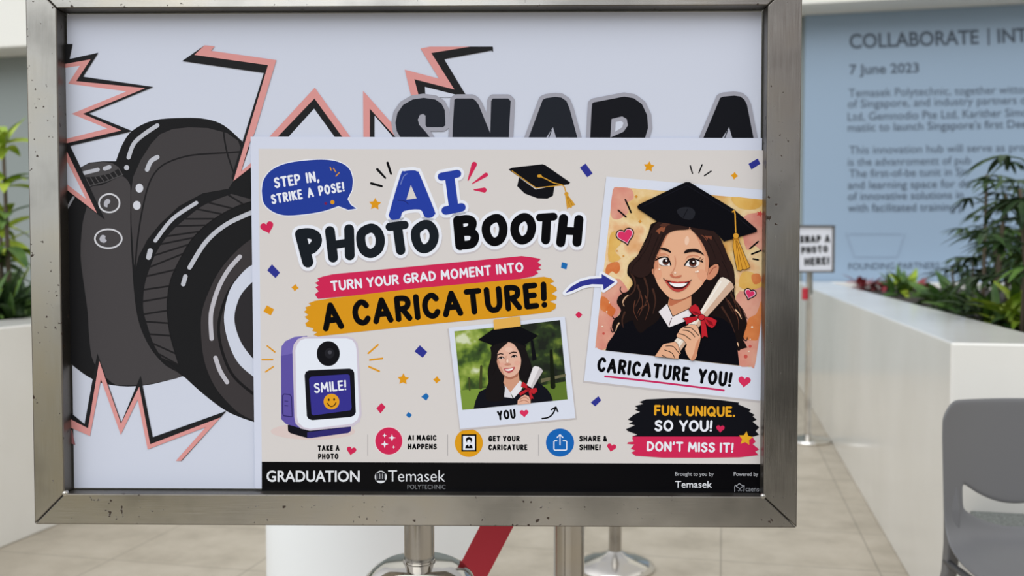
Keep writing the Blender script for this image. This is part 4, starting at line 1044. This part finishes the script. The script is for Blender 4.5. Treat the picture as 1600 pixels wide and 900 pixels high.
# ------------------------------------------------------------------ stanchions and the far sign behind
def world_at(px, d, z=0.0):
    p = at_depth(px, 398, d); return (p.x, p.y, z)
p = world_at(890, 2.1)
post = empty('barrier_post', p, YAW)
tag(post, 'thick steel barrier post just right of the sign pole, red belt attached', 'barrier post', 'steel barrier posts')
lathe('pole', [(0, .02), (.034, .02), (.034, 1.0), (.036, 1.0), (.036, 1.05), (.03, 1.06), (0, 1.06)], POLE, post, 64)
lathe('floor_base', [(0, 0), (.16, 0), (.165, .012), (.15, .022), (.06, .034), (.0345, .05), (.034, .03), (0, .03)], CHROME, post, 64)
# belt slanting from the post head down to the floor
A_ = at_depth(883, 617, 2.115); B_ = at_depth(553, 1250, 2.25); B_.z = max(B_.z, .012)
M_ = post.matrix_basis.inverted()
d_ = (B_-A_).normalized(); w_ = d_.cross(ray(720, 860).normalized()).normalized()*.0335; tn = d_.cross(w_).normalized()*.0012
bm = bmesh.new(); ends = []
for P in (A_, B_): ends.append([bm.verts.new(M_ @ (P + s*w_ + t_*tn)) for s, t_ in ((-1,-1),(1,-1),(1,1),(-1,1))])
for i in range(4): bm.faces.new((ends[0][i], ends[0][(i+1) % 4], ends[1][(i+1) % 4], ends[1][i]))
bm.faces.new(ends[0]); bm.faces.new(ends[1][::-1])
o = from_bm('belt', bm, RED, post); o['label'] = 'red belt slanting down to the floor'

p = at_floor(961, 888)
post2 = empty('barrier_post', (p.x, p.y, 0), YAW)
tag(post2, 'slim steel barrier post with a shiny domed round base, behind the sign', 'barrier post', 'steel barrier posts')
lathe('pole', [(0, .03), (.026, .03), (.026, .95), (.03, .95), (.03, 1.0), (.025, 1.01), (0, 1.01)], POLE, post2, 48)
lathe('floor_base', [(0, 0), (.158, 0), (.162, .008), (.158, .018), (.135, .032), (.09, .048), (.05, .058), (.0265, .075), (.026, .05), (0, .05)], CHROME, post2, 72)

p = at_floor(1262, 690)
far = empty('photo_sign', (p.x, p.y, 0), YAW + math.radians(6))
tag(far, 'small grey framed SNAP A PHOTO HERE sign on a slim steel pole beside the planter', 'sign stand')
lathe('pole', [(0, .02), (.022, .02), (.022, 1.17), (0, 1.17)], CHROME, far, 32)
lathe('floor_base', [(0, 0), (.150, 0), (.154, .01), (.148, .022), (.06, .034), (.0225, .05), (.022, .03), (0, .03)], CHROME, far, 64)
bm = bmesh.new(); add_box(bm, -.055, -.024, -.03, .0, .98, 1.06)
o = from_bm('belt_cassette', bm, RED, far, bevel=.006); o['label'] = 'red belt holder'
FI = far.matrix_basis.inverted(); FIR = FI.to_3x3(); FE = FI @ EYE
def far_xz(px, py, y=-.03):
    d = FIR @ ray(px, py); t = (y-FE.y)/d.y; q_ = FE + d*t; return q_.x, q_.z
x1_, z1_ = far_xz(1303, 352); _, z0_ = far_xz(1303, 426); x0_ = x1_ - .27
fw = .014; rot = .035
sf = link('sign_frame', bpy.data.meshes.new('sign_frame'), far)
bm = bmesh.new()
for b4 in ((x0_, x1_, z1_-fw, z1_), (x0_, x1_, z0_, z0_+fw), (x0_, x0_+fw, z0_, z1_), (x1_-fw, x1_, z0_, z1_)): add_box(bm, b4[0], b4[1], -.048, -.024, b4[2], b4[3])
bm.to_mesh(sf.data); bm.free(); sf.data.materials.append(mat('dull_grey_metal', (.16, .155, .15), .5, .6))
bm = bmesh.new(); add_box(bm, x0_+fw*.5, x1_-fw*.5, -.036, -.026, z0_+fw*.5, z1_-fw*.5)
sheet = from_bm('sign_sheet', bm, mat('sign_white', (.70, .71, .77), .5), far)
def place_far(px, py, lift):
    x, z = far_xz(px, py, -.036); return (x, -.037-lift*6, z)
a = Art(place_far, 1); TF = mat('sign_black', (.012, .012, .014), .5)
letters(a, 'SNAP A', (1249.5,380), (1297,379), 12, 3.4, TF, space=.3); letters(a, 'PHOTO', (1252,397), (1294,394.5), 11.5, 3.2, TF); letters(a, 'HERE!', (1257,415.5), (1296,413.5), 12.5, 3.3, TF)
a.build('sign_lettering', sheet)

# ------------------------------------------------------------------ white plinth
p = world_at(583, 2.92)
bm = bmesh.new(); R_ = .323
add_lathe(bm, [(0, 0), (R_-.012, 0), (R_-.012, .05), (R_, .052), (R_, .705), (R_-.006, .715), (R_-.02, .72), (0, .72)], 96)
pl = from_bm('plinth', bm, WHITE, smooth=True); pl.location = p
e = pl.modifiers.new('split', 'EDGE_SPLIT'); e.split_angle = math.radians(40)
tag(pl, 'round white plinth standing on the floor behind the sign pole', 'plinth')

# ------------------------------------------------------------------ granite bench and grey chair
bm = bmesh.new(); add_box(bm, .80, 2.4, 3.19, 3.385, .39, .447)
bench = from_bm('stone_bench', bm, GRANITE, bevel=.004); tag(bench, 'speckled grey granite ledge against the planter end behind the chair', 'bench')
for x in (.95, 2.1):
    bm = bmesh.new(); add_box(bm, x, x+.15, 3.21, 3.37, 0, .389); from_bm('support', bm, GRANITE, bench)

D_CH = 2.72
pc = at_depth(1478, 700, D_CH) ; cr_ = Vector((math.cos(YAW), math.sin(YAW), 0))
pc = pc + cr_*.235
chair = empty('chair', (pc.x, pc.y, 0), YAW)
tag(chair, 'grey plastic chair with a curved slot in its back at the right edge', 'chair')
HW = .235; SW = .168
def bz(t, *p):
    p = [Vector(q) for q in p]
    while len(p) > 1: p = [a.lerp(b, t) for a, b in zip(p, p[1:])]
    return p[0]
us = [-HW, -.226, -.212, -.195, -.180, -SW] + [-SW + 2*SW*i/16 for i in range(1, 16)] + [SW, .180, .195, .212, .226, HW]
NA, NS, NB = 12, 3, 16
bm = bmesh.new(); grid = []
for u in us:
    k = abs(u)/HW; c = 1-(abs(u)/SW)**2 if abs(u) < SW else 0
    ztop = .872 - .05*max(0, (k-.80)/.20)**2.4
    zst = .634 - .068*max(0, c); zsb = .560 - .058*max(0, c)
    zb = .47
    col = []
    for i in range(NA+1): col.append((i/NA)*(zst-ztop) + ztop)
    for i in range(1, NS+1): col.append(zst + (zsb-zst)*i/NS)
    row = []
    for z in col:
        y = .055*(1-k*k) + .10*(z-.47)*(.8)
        x = u*(1 - .03*max(0, (z-.75)/.12)**2)
        row.append(bm.verts.new((x, y, z)))
    z0c, y0c = zsb, .055*(1-k*k) + .08*(zsb-.47)
    for i in range(1, NB+1):
        t = i/NB
        q_ = bz(t, (u, y0c, z0c), (u, y0c-.012, .455-.012*(1-k*k)), (u, -.03, .425), (u*1.0, -.22, .428-.012*(1-k*k)), (u*.96, -.40, .44), (u*.94, -.425, .415))
        row.append(bm.verts.new(q_))
    grid.append(row)
for i in range(len(us)-1):
    for j in range(NA+NS+NB):
        mid = abs((us[i]+us[i+1])/2)
        if NA <= j < NA+NS and mid < SW: continue
        bm.faces.new((grid[i][j], grid[i+1][j], grid[i+1][j+1], grid[i][j+1]))
shell = from_bm('seat_shell', bm, CHAIR, chair, smooth=True)
s = shell.modifiers.new('solid', 'SOLIDIFY'); s.thickness = .007; s.offset = 0
s = shell.modifiers.new('sub', 'SUBSURF'); s.levels = 1; s.render_levels = 1
FRAME = mat('dark_chair_tube', (.10, .10, .11), .35, .3)
for sx in (-1, 1):
    bm = bmesh.new(); prev = None
    for x, y, z, w, dp_ in ((.200, .040, .64, .014, .010), (.202, .030, .56, .018, .016), (.204, .022, .46, .018, .018), (.207, .028, .38, .017, .018), (.226, .08, .18, .014, .014), (.235, .12, 0, .012, .012)):
        ring = [bm.verts.new((sx*x+a_*w, y+b_*dp_, z)) for a_, b_ in ((-1,-1),(1,-1),(1,1),(-1,1))]
        if prev:
            for q_ in range(4): bm.faces.new((prev[q_], prev[(q_+1) % 4], ring[(q_+1) % 4], ring[q_]))
        else: bm.faces.new(ring)
        prev = ring
    bm.faces.new(prev[::-1])
    from_bm('leg', bm, CHAIR, chair, bevel=.006, seg=3)
    bm = bmesh.new(); add_tube(bm, [(sx*.20, -.36, .405), (sx*.215, -.385, .2), (sx*.225, -.40, 0)], .011, 12)
    from_bm('leg', bm, FRAME, chair, smooth=True)
    bm = bmesh.new(); add_tube(bm, [(sx*.216, .03, .408), (sx*.21, -.16, .402), (sx*.20, -.36, .405)], .010, 12)
    from_bm('seat_rail', bm, FRAME, chair, smooth=True)
    bm = bmesh.new(); bmesh.ops.create_uvsphere(bm, u_segments=16, v_segments=10, radius=.007, matrix=Matrix.Translation((sx*.216, .018, .40)))
    from_bm('bolt', bm, CHROME, chair, smooth=True)

# ------------------------------------------------------------------ plants
def add_leaf(bm, base, direction, length, width, droop, fold=.25, seg=6, roll=0.0):
    d = Vector(direction).normalized(); side = d.cross(Vector((0, 0, 1)))
    if side.length < .05: side = Vector((1, 0, 0))
    side.normalize(); side = Matrix.Rotation(roll, 3, d) @ side
    nrm = side.cross(d).normalized(); p = Vector(base); prev = None
    for i in range(seg+1):
        t = i/seg; w = width*.5*(math.sin(PI*min(1, .08+t*.92))**.75)*(1-.25*t)
        if i == seg: w = width*.02
        l = bm.verts.new(p - side*w + nrm*w*fold); c = bm.verts.new(p); r_ = bm.verts.new(p + side*w + nrm*w*fold)
        if prev:
            bm.faces.new((prev[0], prev[1], c, l)); bm.faces.new((prev[1], prev[2], r_, c))
        prev = (l, c, r_)
        d = (d + Vector((0, 0, -1))*droop/seg).normalized(); p = p + d*length/seg
def fan_palm(base, height, seed, label, nst=3, leaf=.34, spread=.25, dens=1.0):
    rnd = random.Random(seed); root = empty('fan_palm', base); tag(root, label, 'plant', 'fan palms in the right planter')
    for s_ in range(nst):
        an = rnd.uniform(0, 2*PI); h = height*rnd.uniform(.72, 1.0) if s_ else height
        off = Vector((math.cos(an), math.sin(an), 0))*(spread*.35 if s_ else .02)
        top = off + Vector((rnd.uniform(-.06, .06), rnd.uniform(-.06, .06), h))
        pts = [off + (top-off)*t for t in (0, .35, .7, 1)]
        bm = bmesh.new(); add_tube(bm, pts, [.010, .010, .009, .007], 8); from_bm('stem', bm, STEM, root, smooth=True)
        nf = max(4, int(h*9*dens))
        for k in range(nf):
            t = .22 + .78*(k+.5)/nf; p0 = off + (top-off)*t
            az = k*2.4 + rnd.uniform(-.4, .4); el = rnd.uniform(.1, .8) + (.5 if k > nf-3 else 0)
            hd = Vector((math.cos(az), math.sin(az), 0)); pd = hd*math.cos(el) + Vector((0, 0, math.sin(el)))
            pl_ = rnd.uniform(.6, 1.15)*spread
            p1 = p0 + pd*pl_ - Vector((0, 0, .02))
            bm = bmesh.new(); add_tube(bm, [p0, p0 + pd*pl_*.5 + Vector((0, 0, .012)), p1], .0035, 5)
            side = hd.cross(Vector((0, 0, 1))); nl = rnd.randint(6, 8); L_ = leaf*rnd.uniform(.8, 1.1); tilt = rnd.uniform(-.35, .3)
            for m_ in range(nl):
                f_ = (m_/(nl-1)-.5)*2; ang = f_*1.55
                dd = hd*math.cos(ang) + side*math.sin(ang) + Vector((0, 0, tilt*math.cos(ang) + rnd.uniform(-.08, .12)))
                add_leaf(bm, p1, dd, L_*(1-.2*abs(f_)), L_*.18, rnd.uniform(.45, .9), .3)
            from_bm('frond', bm, LEAF_DARK if rnd.random() < .88 else LEAF_MID, root)
    return root
def tuft(name, base, label, seed, m, n=40, L_=.3, w=.03, up=.6, cat='plant', group=None, parts=False):
    rnd = random.Random(seed); root = empty(name, base); tag(root, label, cat, group)
    for c in range(3):
        bm = bmesh.new()
        for k in range(n//3):
            az = rnd.uniform(0, 2*PI); el = rnd.uniform(.1, 1.4)*up; d = Vector((math.cos(az)*math.cos(el), math.sin(az)*math.cos(el), math.sin(el)))
            b0 = Vector((rnd.uniform(-.08, .08), rnd.uniform(-.08, .08), rnd.uniform(0, .06)))
            add_leaf(bm, b0, d, L_*rnd.uniform(.6, 1.1), w*rnd.uniform(.7, 1.2), rnd.uniform(.4, 1.1), .3, roll=rnd.uniform(-.5, .5))
        from_bm('foliage', bm, m[c % len(m)], root)
    return root
def leafy_shrub(base, height, seed, label, mats, stems=3, lean=.1, L_=.2, w=.05, top_only=False, cat='plant', group=None):
    rnd = random.Random(seed); root = empty('leafy_shrub', base); tag(root, label, cat, group)
    for s_ in range(stems):
        h = height*(1 if s_ == 0 else rnd.uniform(.45, .85)); an = rnd.uniform(0, 2*PI)
        off = Vector((math.cos(an), math.sin(an), 0))*(.10 if s_ else 0)
        top = off + Vector((rnd.uniform(-lean, lean), rnd.uniform(-lean, lean), h))
        bm = bmesh.new(); add_tube(bm, [off + (top-off)*t for t in (0, .5, 1)], [.015, .012, .008], 8); from_bm('stem', bm, STEM, root, smooth=True)
        for c in range(4):
            t = 1 - c*.2
            if top_only and c > 1 and s_ == 0: t = 1 - c*.22
            p0 = off + (top-off)*t; bm = bmesh.new()
            for k in range(15 if c == 0 else 8):
                az = rnd.uniform(0, 2*PI); el = rnd.uniform(-.1, 1.2 if c == 0 else .8); d = Vector((math.cos(az)*math.cos(el), math.sin(az)*math.cos(el), math.sin(el)))
                add_leaf(bm, p0 + Vector((0, 0, rnd.uniform(-.04, .03))), d, L_*rnd.uniform(.6, 1.1), w*rnd.uniform(.7, 1.2), rnd.uniform(.5, 1.2), .25, roll=rnd.uniform(-.6, .6))
            from_bm('leaf_cluster', bm, mats[min(c, len(mats)-1)], root)
    return root
SZ = .94
def soil_at(px, d, z=SZ):
    p = at_depth(px, 398, d); return (p.x, p.y, z)
fan_palm(soil_at(1538, 5.4), .80, 3, 'tallest dark green fan palm in front of the blue panel lettering', 3, .18, .18, 1.3)
fan_palm(soil_at(1582, 6.2), .74, 8, 'dark green fan palm behind the tallest one by the right edge', 4, .19, .18, 1.3)
fan_palm(soil_at(1514, 6.6), .36, 14, 'short fan palm with spread leaves low over the planter rim', 2, .19, .24, 1.5)
fan_palm(soil_at(1612, 4.2), .74, 21, 'near fan palm cut off by the right edge of the view', 4, .20, .18, 1.6)
fan_palm(soil_at(1560, 7.2), .55, 30, 'mid height fan palm filling the gap low behind the tall palms', 4, .20, .18, 1.6)
tuft('ground_plant', soil_at(1408, 8.0), 'small bright green ground plant near the far end of the planter', 5, [LEAF_MID, LEAF_LIME], 33, .26, .07, .9)
tuft('ground_plant', soil_at(1470, 6.1), 'broad leaved green ground plant against the planter rim', 6, [LEAF_MID], 30, .26, .075, 1.0)
tuft('ground_plant', soil_at(1520, 5.3), 'dark low ground plant around the foot of the tall palm', 7, [LEAF_DARK, LEAF_MID], 45, .3, .04, .8)
tuft('ground_plant', soil_at(1562, 4.6), 'green low ground plant beside the near planter rim', 9, [LEAF_MID, LEAF_DARK, LEAF_LIME], 45, .3, .045, .8)
tuft('ground_plant', soil_at(1596, 4.45), 'yellowish low ground plant at the right edge of the view', 10, [LEAF_LIME, LEAF_MID], 36, .28, .05, .9)
for i, (px, d) in enumerate(((1352, 9.4), (1385, 9.2), (1432, 9.0))):
    tuft('red_leaf_plant', soil_at(px, d), ('red leaved plant nearest the lettering at the far planter end', 'red leaved plant in the middle of the far row', 'red leaved plant of the far row nearest the fan palms')[i], 40+i, [LEAF_RED], 30, .2, .05, .7, group='red leaved plants at the far end')
# left planter
SZL = .91
leafy_shrub(soil_at(15, 5.3, SZL), .98, 51, 'slender shrub with a bright lime top at the left edge', [LEAF_LIME, LEAF_LIME, LEAF_MID, LEAF_MID], 2, .05, .24, .07)
leafy_shrub(soil_at(-42, 6.0, SZL), .80, 57, 'mid green shrub half cut off by the left edge', [LEAF_MID, LEAF_LIME, LEAF_MID], 2, .08, .24, .06)
tuft('ground_plant', soil_at(8, 4.9, SZL), 'dense dark green ground plant in the left planter', 61, [LEAF_DARK, LEAF_MID], 90, .34, .045, .95)
tuft('ground_plant', soil_at(34, 5.4, SZL), 'green ground plant in the left planter nearest the steel frame', 62, [LEAF_MID, LEAF_DARK, LEAF_LIME], 75, .34, .045, .9)
tuft('ground_plant', soil_at(-20, 5.3, SZL), 'lime tipped ground plant in the left planter cut off by the edge', 63, [LEAF_LIME, LEAF_MID], 60, .3, .05, .9)
